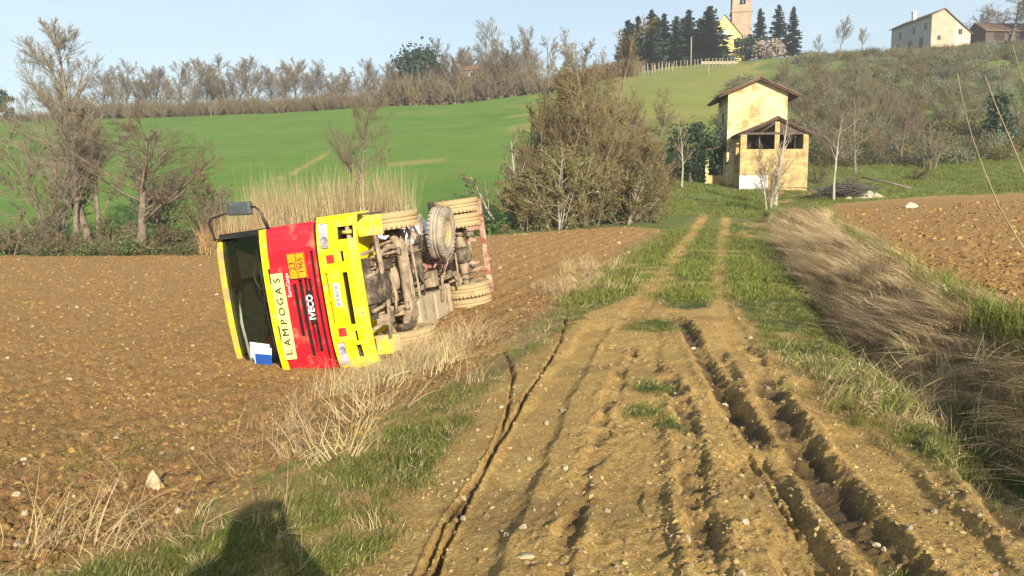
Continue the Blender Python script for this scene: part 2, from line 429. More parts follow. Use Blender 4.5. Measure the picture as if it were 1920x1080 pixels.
def masks(x, y):
    """dict of 0..1 ground-cover weights"""
    n1 = fbm(x * 1.3, y * 1.3, 11, 3) - .5; n2 = fbm(x * 5, y * 5, 23, 3) - .5; n3 = fbm(x * .25, y * .25, 31, 3) - .5
    wob = n1 * .5 + n2 * .35
    near = y < 66
    z = np.zeros(x.shape)
    def cl(P, w=0.0, soft=.12):
        s = np.full(x.shape, -99.0); s[near] = poly_sd(x[near], y[near], P)
        return s
    sf_l = cl(FIELD_L); sf_r = cl(FIELD_R); sm = cl(MUD); sg = cl(STRIP_R); sc_ = cl(CORR)
    dd = np.full(x.shape, 99.0); ds = np.ones(x.shape); dt = np.zeros(x.shape)
    a, b, c = pl_dist(x[near], y[near], DITCH); dd[near] = a; ds[near] = b; dt[near] = c
    sd = dd * ds
    crumb = z.copy(); rut = z.copy(); rutbed = z.copy(); berm = z.copy()
    for P, w, dep, rough in RUTS:
        lo, hi = P.min(0) - 1, P.max(0) + 1
        k = (x > lo[0]) & (x < hi[0]) & (y > lo[1]) & (y < hi[1])
        if not k.any(): continue
        d, s, t = pl_dist(x[k], y[k], P)
        d = d + (fbm(x[k] * 9, y[k] * 9, 51, 2) - .5) * .16 * rough + (fbm(x[k] * 3, y[k] * 3, 53, 2) - .5) * .10 * rough
        d = d + (fbm(x[k] * 26, y[k] * 26, 59, 3) - .5) * min(.05, .55 * w)
        amp = np.clip((1 - rough * .9) + rough * 1.8 * sstep(.35, .6, fbm(x[k] * 3.5, y[k] * 3.5, 57, 2)), 0, 1.2)
        endf = sstep(0, .06, t) * 1.0
        prof = (1 - sstep(w * .45, w * 1.75, d)) * amp * endf
        rut[k] = np.maximum(rut[k], prof * dep)
        rutbed[k] = np.maximum(rutbed[k], prof)
        crumb[k] = np.maximum(crumb[k], np.exp(-(d / (.10 + 2.2 * w)) ** 2) * (.25 + rough) * min(1, dep / .05) * (w > .03))
        berm[k] = np.maximum(berm[k], np.exp(-((d - w * 1.9) / (w * .6)) ** 2) * dep * .28 * amp * endf)
    lane = z.copy()
    for P, w, dep in LANES:
        lo, hi = P.min(0) - 1, P.max(0) + 1
        k = (x > lo[0]) & (x < hi[0]) & (y > lo[1]) & (y < hi[1])
        if k.any():
            d, s, t = pl_dist(x[k], y[k], P); d = d + (fbm(x[k] * 2, y[k] * 2, 63, 2) - .5) * .12
            lane[k] = np.maximum(lane[k], dep * (1 - sstep(w * .6, w * 1.3, d)) * sstep(0, .1, t) - dep * .55 * np.exp(-((d - w * 1.35) / .07) ** 2))
    mud = sstep(-.10, .16, sm + wob * .5)
    fl = sstep(-.15, .2, sf_l + wob * .8); fr = sstep(-.1, .2, sf_r + wob * .6)
    pt = z.copy()
    for (p, r) in PATCH:
        pt = np.maximum(pt, 1 - sstep(r * .4, r, np.hypot(x - p[0], (y - p[1]) * .8) + wob * .5 * r * 2))
    bank = sstep(.05, .40, sd + wob * .4) * (1 - sstep(2.6, 3.4, sd)) * (1 - fr) * near * (1 - sstep(-.15, .15, sg + wob * .3)) * (dt < .999)
    strip = sstep(-.15, .15, sg + wob * .4) * (1 - fr)
    corr = sstep(-.1, .1, sc_ + wob * .5) * (1 - mud) * (1 - bank) * (1 - fl)
    patchy = sstep(.40, .56, fbm(x * .9, y * .9, 121, 4) + .10 * sstep(7, 12, y))
    edge = np.exp(-((sf_l + .05 + wob * .5) / .45) ** 2) * near * (1 - mud)
    edge_m = np.exp(-((sm + .10 + wob * .5) / .3) ** 2) * near * .5
    dry = np.clip(bank + edge * np.where(y < 9.5, .22, .45) + edge_m * .4 + .35 * corr * sstep(.02, .2, n1) + corr * np.exp(-((sd + .3) / .3) ** 2) * .4, 0, 1) * (1 - mud)
    for (p, r) in GPATCH:
        patchy = np.maximum(patchy, .85 * sstep(.2, .45, fbm(x * 2.6, y * 2.6, 125, 3)) * (1 - sstep(r * .35, r * 1.35, np.hypot(x - p[0], (y - p[1]) * .55) + wob * .9 * r * 2)))
    grass = np.clip(corr * (1 - .75 * edge) * patchy + strip + pt * mud, 0, 1)
    field = np.clip(np.maximum(fl, fr), 0, 1)
    far = np.clip(1 - (field + mud + np.maximum(grass, corr) + bank + strip), 0, 1)
    pxl = x / np.maximum(y, 1) * F + CX
    wheat = far * (1 - sstep(960, 1120, pxl + n3 * 200)) * sstep(44, 52, y)
    for P in PATHS:
        d_, _, _ = pl_dist(x, y, P); pth = 1 - sstep(.10, .60, d_ + n2 * .5)
        wheat = wheat * (1 - .55 * pth); dry = np.maximum(dry, .55 * pth)
    wheat = np.maximum(wheat, far * .75 * sstep(1120, 1200, pxl + n3 * 60) * (1 - sstep(1330, 1440, pxl + n3 * 120)) * sstep(92, 110, y))
    scrub = np.clip(far * (1 - wheat) - dry * far, 0, 1)
    return dict(grass=grass, dry=dry, mud=mud * (1 - pt), field=field, fl=fl, fr=fr, rut=rut, rutbed=rutbed, berm=berm, bank=bank, strip=strip, wheat=wheat, scrub=scrub, sd=sd, corr=corr, edge=edge, crumb=crumb, lane=lane, pxl=pxl, pt=pt)

TRUCK_XY = (-1.91, 12.33)
def detail(x, y, m):
    h = -m['rut'] + m['berm'] - m['lane'] * m['mud']
    cl = np.abs(fbm(x * 10, y * 10, 61, 3) - .5) * 2; cl2 = fbm(x * 18, y * 18, 67, 2)
    dist = np.hypot(x, y)
    fade = 1 - sstep(40, 70, dist)
    rg = 1 - 2 * np.abs(fbm(x * 24, y * 24, 68, 2) - .5)
    h = h + m['field'] * fade * ((.5 - cl) * .062 + (cl2 - .5) * .05 + (rg - .7) * .025 + .05 * (fbm(x * .8, y * .8, 71, 3) - .5))
    # furrow lines of the ploughing
    fx = (x * .94 + y * -.34) * 2 * math.pi / .62 + 2.5 * fbm(x * .4, y * .4, 73, 2)
    h = h + m['fl'] * fade * .02 * np.sin(fx) + m['fr'] * fade * .035 * np.sin((x * .35 + y * .93) * 2 * math.pi / .7)
    rough_m = sstep(.45, .65, fbm(x * .9, y * .9, 79, 3))
    h = h + m['mud'] * ((fbm(x * 1.6, y * 1.6, 83, 3) - .5) * .07 + rough_m * (fbm(x * 21, y * 21, 89, 3) - .5) * .022 + (fbm(x * 30, y * 30, 91, 2) - .5) * .008)
    h = h + m['mud'] * np.clip(m['crumb'], 0, 1) * ((fbm(x * 11, y * 11, 93, 3) - .5) * .065 + (rg - .7) * .05)
    h = h + (m['grass'] + m['dry']) * fade * (fbm(x * 3, y * 3, 97, 3) - .4) * .07
    h = h + m['bank'] * (fbm(x * 1.4, y * 1.4, 99, 3) - .5) * .22
    h = h + (m['wheat'] + m['scrub']) * (fbm(x * .09, y * .09, 101, 3) - .5) * np.clip((dist - 45) / 60, 0, 1) * np.where(m['wheat'] > .3, .7, 1.8)
    h = h - .14 * np.exp(-((x + 3.0) / 1.5) ** 2 - ((y - 12.1) / 1.1) ** 2)
    h = h - .16 * np.exp(-(((x - SCRAPE[0]) / .45) ** 2 + ((y - SCRAPE[1]) / .3) ** 2))
    return h

rad = np.concatenate([[0.02], np.linspace(.4, 2.4, 12), 2.4 * 1.0075 ** np.arange(1, 434)])
rad = np.concatenate([rad, rad[-1] * 1.02 ** np.arange(1, 125)])
fine = np.radians(np.arange(-49, 49.001, .142))
coarse = np.radians(np.linspace(49, 311, 60))[1:-1]
ang = np.concatenate([fine, coarse]); NF = len(fine); NAZ = len(ang); NR = len(rad)
RR, AA = np.meshgrid(rad, ang, indexing='ij')
GX, GY = RR * np.sin(AA), RR * np.cos(AA)
GM = masks(GX.ravel(), GY.ravel())
GM = {k: v.reshape(GX.shape) for k, v in GM.items()}
GZ = base_h(GX, GY) + detail(GX, GY, GM)
ANGU = np.concatenate([ang, [ang[0] + 2 * math.pi]])

def gsample(A, x, y):
    x = np.asarray(x, float); y = np.asarray(y, float)
    a = np.arctan2(x, y); a = np.where(a < ang[0], a + 2 * math.pi, a); r = np.hypot(x, y)
    fi = np.interp(r, rad, np.arange(NR)); fj = np.interp(a, ANGU, np.arange(NAZ + 1))
    i = np.clip(fi.astype(int), 0, NR - 2); j = np.clip(fj.astype(int), 0, NAZ - 1); j2 = (j + 1) % NAZ; u = fi - i; v = fj - j
    return (A[i, j] * (1 - v) + A[i, j2] * v) * (1 - u) + (A[i + 1, j] * (1 - v) + A[i + 1, j2] * v) * u
def gz(x, y): return gsample(GZ, x, y)
def gz1(x, y): return float(gsample(GZ, np.array([x]), np.array([y]))[0])
def at(px, depth):
    x = (px - CX) / F * depth
    return x, depth, gz1(x, depth)
def on(px, py):
    x, y = cast(px, py, gz); return x, y, gz1(x, y)
def height_to(py, depth, z):
    """height of something at that depth whose top shows at row py (small pitch terms kept)"""
    d = ray(CX, py); return HC + d[2] / d[1] * depth - z

# ------------------------------------------------------------------ ground material
def ground_material():
    m, n, l, b = new_mat('ground')
    a1 = n.new('ShaderNodeVertexColor'); a1.layer_name = 'cover'
    a2 = n.new('ShaderNodeVertexColor'); a2.layer_name = 'cover2'
    s1 = n.new('ShaderNodeSeparateColor'); s2 = n.new('ShaderNodeSeparateColor')
    l.new(a1.outputs[0], s1.inputs[0]); l.new(a2.outputs[0], s2.inputs[0])
    tc = n.new('ShaderNodeTexCoord')
    def noise(sc_, det=6, rough=.6, dist=0):
        z = n.new('ShaderNodeTexNoise'); z.inputs['Scale'].default_value = sc_; z.inputs['Detail'].default_value = det
        z.inputs['Roughness'].default_value = rough; z.inputs['Distortion'].default_value = dist
        l.new(tc.outputs['Object'], z.inputs['Vector']); return z.outputs[0]
    def mix(f, a, c):
        x = n.new('ShaderNodeMix'); x.data_type = 'RGBA'
        for i, v in ((0, f), (6, a), (7, c)):
            if hasattr(v, 'links'): l.new(v, x.inputs[i])
            elif i: x.inputs[i].default_value = (*v, 1)
            else: x.inputs[i].default_value = v
        return x.outputs[2]
    def rmp(src, stops):
        r = ramp(n, stops); l.new(src, r.inputs[0]); return r.outputs[0]
    def math_(op, a, c):
        x = n.new('ShaderNodeMath'); x.operation = op; x.use_clamp = True
        for i, v in ((0, a), (1, c)):
            if hasattr(v, 'links'): l.new(v, x.inputs[i])
            else: x.inputs[i].default_value = v
        return x.outputs[0]
    nA, nB, nC, nD = noise(1.1, 6, .65), noise(9, 8, .7), noise(45, 6, .7), noise(.12, 5, .6)
    field = rmp(nB, [(.30, (.26, .142, .046)), (.48, (.43, .25, .085)), (.66, (.55, .35, .14))])
    field = mix(math_('MULTIPLY', rmp(nA, [(.4, (0, 0, 0)), (.7, (1, 1, 1))]), .5), field, (.43, .27, .115))
    track = rmp(nB, [(.28, (.46, .28, .088)), (.5, (.64, .42, .14)), (.70, (.76, .55, .22))])
    track = mix(math_('MULTIPLY', rmp(nA, [(.42, (0, 0, 0)), (.62, (1, 1, 1))]), .55), track, (.49, .30, .10))
    soil = mix(s1.outputs[2], track, field)
    soil_g = rmp(nC, [(.34, (.52, .50, .46)), (.5, (.97, .96, .94)), (.66, (1.35, 1.33, 1.28))])
    xg = n.new('ShaderNodeMix'); xg.data_type = 'RGBA'; xg.blend_type = 'MULTIPLY'; xg.inputs[0].default_value = 1.0
    l.new(soil, xg.inputs[6]); l.new(soil_g, xg.inputs[7]); soil = xg.outputs[2]
    # small pale stones and crumbs in the soil
    v = n.new('ShaderNodeTexVoronoi'); v.inputs['Scale'].default_value = 16; v.feature = 'F1'
    l.new(tc.outputs['Object'], v.inputs['Vector'])
    peb = math_('MULTIPLY', rmp(v.outputs['Distance'], [(.10, (1, 1, 1)), (.19, (0, 0, 0))]), rmp(v.outputs['Color'], [(.86, (0, 0, 0)), (.92, (1, 1, 1))]))
    soil = mix(math_('MULTIPLY', peb, .6), soil, (.54, .44, .29))
    # damp earth in the ruts
    moist = mix(nB, (.10, .062, .024), (.19, .122, .05))
    soil = mix(s2.outputs[0], soil, moist)
    litter = rmp(nC, [(.3, (.13, .085, .045)), (.5, (.30, .215, .115)), (.7, (.46, .36, .21))])
    turf = rmp(nC, [(.3, (.035, .050, .012)), (.5, (.085, .115, .024)), (.72, (.17, .18, .05))])
    turf = mix(rmp(nA, [(.5, (0, 0, 0)), (.72, (.6, .6, .6))]), turf, (.22, .18, .075))
    wheat = rmp(nD, [(.35, (.068, .185, .014)), (.5, (.092, .222, .020)), (.68, (.14, .24, .030))])
    wheat = mix(math_('MULTIPLY', rmp(noise(.9, 5, .7), [(.35, (0, 0, 0)), (.7, (1, 1, 1))]), .35), wheat, (.17, .19, .05))
    # drill rows and thin patches of the sown hill
    mpn = n.new('ShaderNodeMapping'); mpn.inputs['Rotation'].default_value = (0, 0, .35); mpn.inputs['Scale'].default_value = (.02, .55, .1)
    l.new(tc.outputs['Object'], mpn.inputs[0])
    zr = n.new('ShaderNodeTexNoise'); zr.inputs['Scale'].default_value = 1.0; zr.inputs['Detail'].default_value = 7; zr.inputs['Roughness'].default_value = .75; l.new(mpn.outputs[0], zr.inputs['Vector'])
    wheat = mix(math_('MULTIPLY', rmp(zr.outputs[0], [(.42, (0, 0, 0)), (.62, (1, 1, 1))]), .75), wheat, (.165, .215, .05))
    scrub = rmp(noise(.35, 7, .7), [(.32, (.12, .135, .036)), (.5, (.15, .20, .045)), (.7, (.21, .20, .07))])
    c = soil
    f_d = math_('MULTIPLY', s1.outputs[1], rmp(nB, [(.3, (.55, .55, .55)), (.5, (1, 1, 1))]))
    c = mix(f_d, c, litter)
    f_g = math_('MULTIPLY', s1.outputs[0], rmp(nB, [(.30, (.35, .35, .35)), (.46, (1, 1, 1))]))
    c = mix(f_g, c, turf)
    c = mix(s2.outputs[1], c, wheat)
    c = mix(s2.outputs[2], c, scrub)
    l.new(c, b.inputs['Base Color'])
    rg = n.new('ShaderNodeMapRange'); rg.inputs['To Min'].default_value = .95; rg.inputs['To Max'].default_value = .55
    l.new(s2.outputs[0], rg.inputs['Value']); l.new(rg.outputs[0], b.inputs['Roughness'])
    b.inputs['Specular IOR Level'].default_value = .2
    bp = n.new('ShaderNodeBump'); bp.inputs['Strength'].default_value = 1.0; bp.inputs['Distance'].default_value = .03
    h = n.new('ShaderNodeMath'); h.operation = 'ADD'
    l.new(nC, h.inputs[0]); l.new(noise(140, 4, .6), h.inputs[1])
    l.new(h.outputs[0], bp.inputs['Height']); l.new(bp.outputs[0], b.inputs['Normal'])
    return m
M_GROUND = ground_material()

def build_ground():
    dr = np.gradient(GZ, axis=0) / np.gradient(RR, axis=0)
    zc = np.concatenate([GZ[:, -1:], GZ, GZ[:, :1]], axis=1); ac = np.concatenate([[ang[-1] - 2 * math.pi], ang, [ang[0] + 2 * math.pi]])
    da = ((zc[:, 2:] - zc[:, :-2]) / (ac[2:] - ac[:-2])[None]) / RR
    nx = -(dr * np.sin(AA) + da * np.cos(AA)); ny = -(dr * np.cos(AA) - da * np.sin(AA))
    N = np.stack([nx, ny, np.ones_like(nx)], -1); N /= np.linalg.norm(N, axis=-1, keepdims=True)
    V = np.stack([GX, GY, GZ], -1).reshape(-1, 3); N = N.reshape(-1, 3)
    m = GM
    moist = np.clip(m['rutbed'] * .7 * sstep(.02, .06, m['rut']) + .45 * np.clip(m['crumb'], 0, 1) * sstep(.45, .62, fbm(GX * 5, GY * 5, 403, 3)) + .35 * m['mud'] * sstep(.55, .72, fbm(GX * 1.1, GY * 1.1, 405, 4)), 0, 1)
    C1 = np.stack([m['grass'], m['dry'], m['field'], m['mud']], -1).reshape(-1, 4)
    C2 = np.stack([moist, m['wheat'], m['scrub'], m['bank']], -1).reshape(-1, 4)
    I = np.arange(NR * NAZ).reshape(NR, NAZ)
    a = I[:-1]; b = I[1:]; a2 = np.roll(a, -1, 1); b2 = np.roll(b, -1, 1)
    Q = np.stack([a, a2, b2, b], -1).reshape(-1, 4)
    def fc(k): 
        A = GM[k]; A2 = np.roll(A, -1, 1); return ((A[:-1] + A[1:] + A2[:-1] + A2[1:]) / 4).ravel()
    W = np.stack([fc('fl'), fc('fr'), fc('mud'), fc('grass') * .9 + fc('corr') * .3, fc('bank'), fc('wheat'), fc('scrub')], -1)
    R = W.argmax(-1)
    names = [('ploughed_field', 'ploughed brown field on the left of the track'), ('ploughed_field', 'upper ploughed field on the right above the bank'), ('dirt_track', 'muddy rutted dirt track'),
             ('grass_verge', 'green grass verge beside the track'), ('earth_bank', 'earth bank above the ditch'), ('green_hill', 'bright green sown hillside behind the truck'), ('scrubby_hill', 'scrubby hillside below the church')]
    for k, (nm, lb) in enumerate(names):
        q = Q[R == k]
        if not len(q): continue
        u, inv = np.unique(q.ravel(), return_inverse=True)
        me = mesh_np(nm, V[u], inv.reshape(-1, 4), None, (M_GROUND,), True)
        for ln, CC in (('cover', C1), ('cover2', C2)):
            ca = me.color_attributes.new(ln, 'FLOAT_COLOR', 'POINT')
            ca.data.foreach_set('color', CC[u].astype(np.float32).ravel())
        me.normals_split_custom_set_from_vertices(N[u].tolist())
        o = link(bpy.data.objects.new(nm, me)); tag(o, lb, None, None, 'structure')
build_ground()

# ------------------------------------------------------------------ scattering (uncountable stuff only)
def gn_scatter(name, label, P, protos, scale, rot, align=None):
    pc = bpy.data.collections.new(name + '_source')
    for p in protos: pc.objects.link(p)
    me = bpy.data.meshes.new(name); P = np.asarray(P, np.float32)
    me.vertices.add(len(P)); me.vertices.foreach_set('co', P.ravel())
    a = me.attributes.new('rot', 'FLOAT_VECTOR', 'POINT'); a.data.foreach_set('vector', np.asarray(rot, np.float32).ravel())
    s = np.asarray(scale, np.float32)
    if s.ndim == 1: s = np.repeat(s[:, None], 3, 1)
    a = me.attributes.new('size', 'FLOAT_VECTOR', 'POINT'); a.data.foreach_set('vector', s.ravel())
    ng = bpy.data.node_groups.new(name, 'GeometryNodeTree')
    ng.interface.new_socket('Geometry', in_out='INPUT', socket_type='NodeSocketGeometry')
    ng.interface.new_socket('Geometry', in_out='OUTPUT', socket_type='NodeSocketGeometry')
    N, Lk = ng.nodes.new, ng.links.new
    gi, go = N('NodeGroupInput'), N('NodeGroupOutput'); ip = N('GeometryNodeInstanceOnPoints'); ci = N('GeometryNodeCollectionInfo')
    ci.inputs[0].default_value = pc; ci.inputs['Separate Children'].default_value = True; ip.inputs['Pick Instance'].default_value = True
    na = N('GeometryNodeInputNamedAttribute'); na.data_type = 'FLOAT_VECTOR'; na.inputs[0].default_value = 'rot'
    nb = N('GeometryNodeInputNamedAttribute'); nb.data_type = 'FLOAT_VECTOR'; nb.inputs[0].default_value = 'size'
    ri = N('FunctionNodeRandomValue'); ri.data_type = 'INT'
    ri.inputs[4].default_value = 0; ri.inputs[5].default_value = len(protos) - 1
    Lk(gi.outputs[0], ip.inputs['Points']); Lk(ci.outputs[0], ip.inputs['Instance']); Lk(na.outputs[0], ip.inputs['Rotation'])
    Lk(nb.outputs[0], ip.inputs['Scale']); Lk(ri.outputs[2], ip.inputs['Instance Index']); Lk(ip.outputs[0], go.inputs[0])
    o = link(bpy.data.objects.new(name, me))
    md = o.modifiers.new('scatter', 'NODES'); md.node_group = ng
    return tag(o, label, None, None, 'stuff')

def blade_mesh(name, n, h, spread, lean, width, m, k=3, bend=(1, 0), hv=.5):
    """tuft of n curved tapering blades"""
    r = np.random.default_rng(sum(ord(c) * (q + 1) for q, c in enumerate(name)) % 1000 + n)
    base = np.c_[r.normal(0, spread, (n, 2)), np.zeros(n)]
    H = h * r.uniform(1 - hv, 1 + hv, n); a = r.uniform(0, 2 * math.pi, n)
    D = np.c_[np.cos(a), np.sin(a)] * r.uniform(.2, 1, n)[:, None] * lean[0] + np.array(bend)[None] * lean[1] * r.uniform(.6, 1.2, n)[:, None]
    W = np.c_[-np.sin(a + .8), np.cos(a + .8), np.zeros(n)]
    rows = []
    for i in range(k + 1):
        t = i / k
        c = base + np.c_[D * (H * t ** 1.8)[:, None], H * t * (1 - .45 * t * np.minimum(np.hypot(*D.T), 1.1))]
        w = W * (width * (1 - t) ** .7 * r.uniform(.7, 1.3, n))[:, None]
        rows.append(np.stack([c - w, c + w], 1) if i < k else c[:, None])
    V = np.concatenate(rows, 1).reshape(-1, 3); m_ = 2 * k + 1
    o = np.arange(n)[:, None] * m_
    Q = np.concatenate([o + np.array([2 * i, 2 * i + 1, 2 * i + 3, 2 * i + 2]) for i in range(k - 1)], 0) if k > 1 else None
    T = o + np.array([2 * k - 2, 2 * k - 1, 2 * k])
    me = mesh_np(name, V, Q, T, (m,), True)
    return bpy.data.objects.new(name, me)

def clod_mesh(name, m, seed, rough=.35, flat=.7):
    import bmesh
    bm = bmesh.new(); bmesh.ops.create_icosphere(bm, subdivisions=1 if rough > .3 else 2, radius=1)
    r = random.Random(seed)
    for v in bm.verts:
        v.co *= 1 + r.uniform(-rough, rough); v.co.z *= flat
    me = bpy.data.meshes.new(name); bm.to_mesh(me); bm.free(); me.materials.append(m)
    return bpy.data.objects.new(name, me)

M_GRASS = mat('grass_blade', (.125, .158, .024), (.245, .245, .056), 3, .7, inst=.4, trans=.3)
M_DRY = mat('dry_blade', (.40, .29, .14), (.60, .47, .26), 3, .8, inst=.35, trans=.2)
M_THATCH = mat('thatch_blade', (.40, .29, .165), (.70, .53, .31), 3, .85, inst=.4, trans=.15)
M_CLOD = mat('clod', (.18, .10, .034), (.34, .195, .07), 1.5, .95, inst=.35, bump=.5, bscale=9)
M_TCLOD = mat('track_clod', (.20, .125, .046), (.50, .36, .17), 1.5, .95, inst=.3, bump=.5, bscale=9)
M_STONE = mat('pale_stone', (.28, .22, .14), (.46, .39, .27), 2.5, .85, inst=.2, bump=.4)

def sample(n, x0, x1, y0, y1, wf, rng=rng, power=0):
    """points in a rectangle kept with probability wf; power>0 crowds them towards the camera"""
    if power:
        u = rng.random(n); y = np.exp(np.log(y0) + u * (np.log(y1) - np.log(y0))) if power == 1 else y0 + (y1 - y0) * u ** power
        x = rng.uniform(-1, 1, n) * (.72 * y + 1.5)
        k = (x > x0) & (x < x1); x, y = x[k], y[k]
    else:
        x, y = rng.uniform(x0, x1, n), rng.uniform(y0, y1, n)
    w = wf(x, y); k = rng.random(len(x)) < w
    return x[k], y[k]
def gm(k): return lambda x, y: gsample(GM[k], x, y)
def xyz(x, y, dz=0): return np.c_[x, y, gz(x, y) + dz]
def rz(n, tilt=.0): return np.c_[rng.normal(0, tilt, (n, 2)), rng.uniform(0, 2 * math.pi, n)] if tilt else np.c_[np.zeros((n, 2)), rng.uniform(0, 2 * math.pi, n)]

# clods and stones in both ploughed fields
cl = [clod_mesh('clod', M_CLOD, i) for i in range(6)]
x, y = sample(190000, -30, 40, 2.6, 45, lambda x, y: gsample(GM['field'], x, y) * (.30 + .6 * sstep(.35, .65, fbm(x * 1.6, y * 1.6, 207, 3))), power=1)
s = .004 + .026 * rng.random(len(x)) ** 7 * (1 + np.minimum(y, 30) / 22) + .00045 * y
s = s * np.where(gsample(GM['fr'], x, y) > .3, 1.5, 1.0)
gn_scatter('soil_clods', 'crumbled brown clods lying all over the ploughed fields', xyz(x, y, -.3 * s), cl, s, rng.uniform(0, 6.3, (len(x), 3)))
st = [clod_mesh('stone', M_STONE, 20 + i, .25, .75) for i in range(4)]
x, y = sample(2500, -30, 40, 2.6, 45, lambda x, y: gsample(GM['field'], x, y) * .55 + gsample(GM['mud'], x, y) * .6, power=1)
s = .004 + .016 * rng.random(len(x)) ** 5 * (1 + y / 16) + .0004 * y
gn_scatter('pale_pebbles', 'pale pebbles strewn over the soil', xyz(x, y, .004), st, s, rng.uniform(0, 6.3, (len(x), 3)))
# crumbs of dried mud on the track, thick along the ruts
tcl = [clod_mesh('mud_crumb', M_TCLOD, 40 + i) for i in range(6)]
def wmud(x, y):
    near = np.clip(gsample(GM['berm'], x, y) * 50, 0, 1)
    return gsample(GM['mud'], x, y) * np.clip(.12 + .25 * near + .45 * np.clip(gsample(GM['crumb'], x, y), 0, 1) + .06 * sstep(.46, .64, fbm(x * .9, y * .9, 79, 3)), 0, 1) * (1 - .8 * gsample(GM['rutbed'], x, y))
x, y = sample(190000, -3, 10, 2.6, 24, wmud, power=1)
s = .0025 + .020 * rng.random(len(x)) ** 7 + .0004 * y
gn_scatter('mud_crumbs', 'crumbs of dried mud thrown up along the ruts', xyz(x, y, -.3 * s), tcl, s, rng.uniform(0, 6.3, (len(x), 3)))

# grass
tg = [blade_mesh('grass_tuft_%s' % 'abcd'[i], 16, .045 + .013 * i, .045, (1.1, 0), .0026, M_GRASS, 3) for i in range(4)]
tgd = [blade_mesh('withered_tuft', 12, .05, .05, (1.8, 0), .0026, M_DRY, 3)]
tl = [blade_mesh('far_tuft_%s' % 'abc'[i], 14, .065, .10, (.9, 0), .006, M_GRASS, 2) for i in range(3)]
def wgr(x, y):
    return np.clip(gsample(GM['grass'], x, y) + .10 * gsample(GM['corr'], x, y), 0, 1) * (.25 + .9 * sstep(.36, .6, fbm(x * 1.7, y * 1.7, 15, 3)))
x, y = sample(90000, -5, 9, 2.7, 16, wgr, power=1)
gn_scatter('verge_grass', 'short green grass on the verges and between the wheel tracks', xyz(x, y), tg + tgd, rng.uniform(.4, 1.05, len(x)) * (.8 + .4 * fbm(x * .8, y * .8, 5, 2)), rz(len(x), .12))
x, y = sample(60000, -6, 30, 14, 66, wgr, power=1)
gn_scatter('far_grass', 'green grass along the far part of the track', xyz(x, y), tl, rng.uniform(.7, 1.4, len(x)) * (1 + y / 60), rz(len(x), .12))
# tall lush strip above the bank
tt = [blade_mesh('lush_tuft_%s' % 'abc'[i], 18, .24, .07, (.8, .15), .005, M_GRASS, 3) for i in range(3)]
x, y = sample(60000, 2, 22, 2.6, 50, lambda x, y: gsample(GM['strip'], x, y) * .9, power=1)
gn_scatter('bank_top_grass', 'longer green grass along the top of the bank', xyz(x, y), tt, rng.uniform(.6, 1.2, len(x)) * (1 + y / 60), rz(len(x), .1))
P = []
for (px, py, n, sx, sy) in ((1650, 735, 260, .35, .5), (1740, 785, 300, .3, .4), (1840, 835, 260, .25, .35), (1560, 690, 160, .3, .5), (1900, 800, 160, .2, .3)):
    cx_, cy_ = cast(px, py, gz); P.append(np.c_[rng.normal(cx_, sx, n), rng.normal(cy_, sy, n)])
P = np.vstack(P)
gn_scatter('ditch_grass', 'tangled green and withered grass in the mouth of the ditch', xyz(P[:, 0], P[:, 1])[::2], [tt[0]] + tgd + tgd[:0] + [blade_mesh('brown_tuft_b', 16, .12, .08, (1.8, .2), .003, M_THATCH, 4), blade_mesh('straw_tuft', 14, .10, .07, (1.8, .2), .0026, M_DRY, 4), blade_mesh('brown_tuft', 16, .16, .08, (1.3, .2), .003, M_THATCH, 4)], rng.uniform(.45, 1.0, len(P[::2])), rz(len(P[::2]), .4))
# weeds in the left field
x, y = sample(3500, -14, 0, 3, 30, lambda x, y: gsample(GM['fl'], x, y) * sstep(.66, .74, fbm(x * .9, y * .9, 17, 3)), power=1)
gn_scatter('field_weeds', 'small green weeds in the ploughed soil', xyz(x, y), tg, rng.uniform(.5, 1.1, len(x)), rz(len(x), .3))

# dry grass: field edge, verge, and the matted thatch on the bank
td = [blade_mesh('dry_tuft_%s' % 'abcd'[i], 14, .12 + .03 * i, .07, (1.9, .2), .0026, M_DRY, 4) for i in range(4)]
def wdry(x, y): return np.clip(gsample(GM['dry'], x, y) - gsample(GM['bank'], x, y), 0, 1) * (.25 + .9 * sstep(.4, .62, fbm(x * 1.1, y * 1.1, 19, 3)))
x, y = sample(6500, -7, 14, 2.6, 45, wdry, power=1)
gn_scatter('dry_verge_grass', 'straw coloured dead grass along the edges of the field and track', xyz(x, y), td, rng.uniform(.3, .8, len(x)) * (1 + y / 60), rz(len(x), .45))
th = [blade_mesh('thatch_%s' % 'abcd'[i], 22, .30 + .06 * i, .07, (.5, 1.65), .0048, M_THATCH, 5, hv=.4) for i in range(4)]
x, y = sample(48000, 2, 22, 2.4, 50, lambda x, y: gsample(GM['bank'], x, y) * (.25 + .75 * sstep(.3, .5, fbm(x * 1.2, y * 1.2, 33, 3))), power=1)
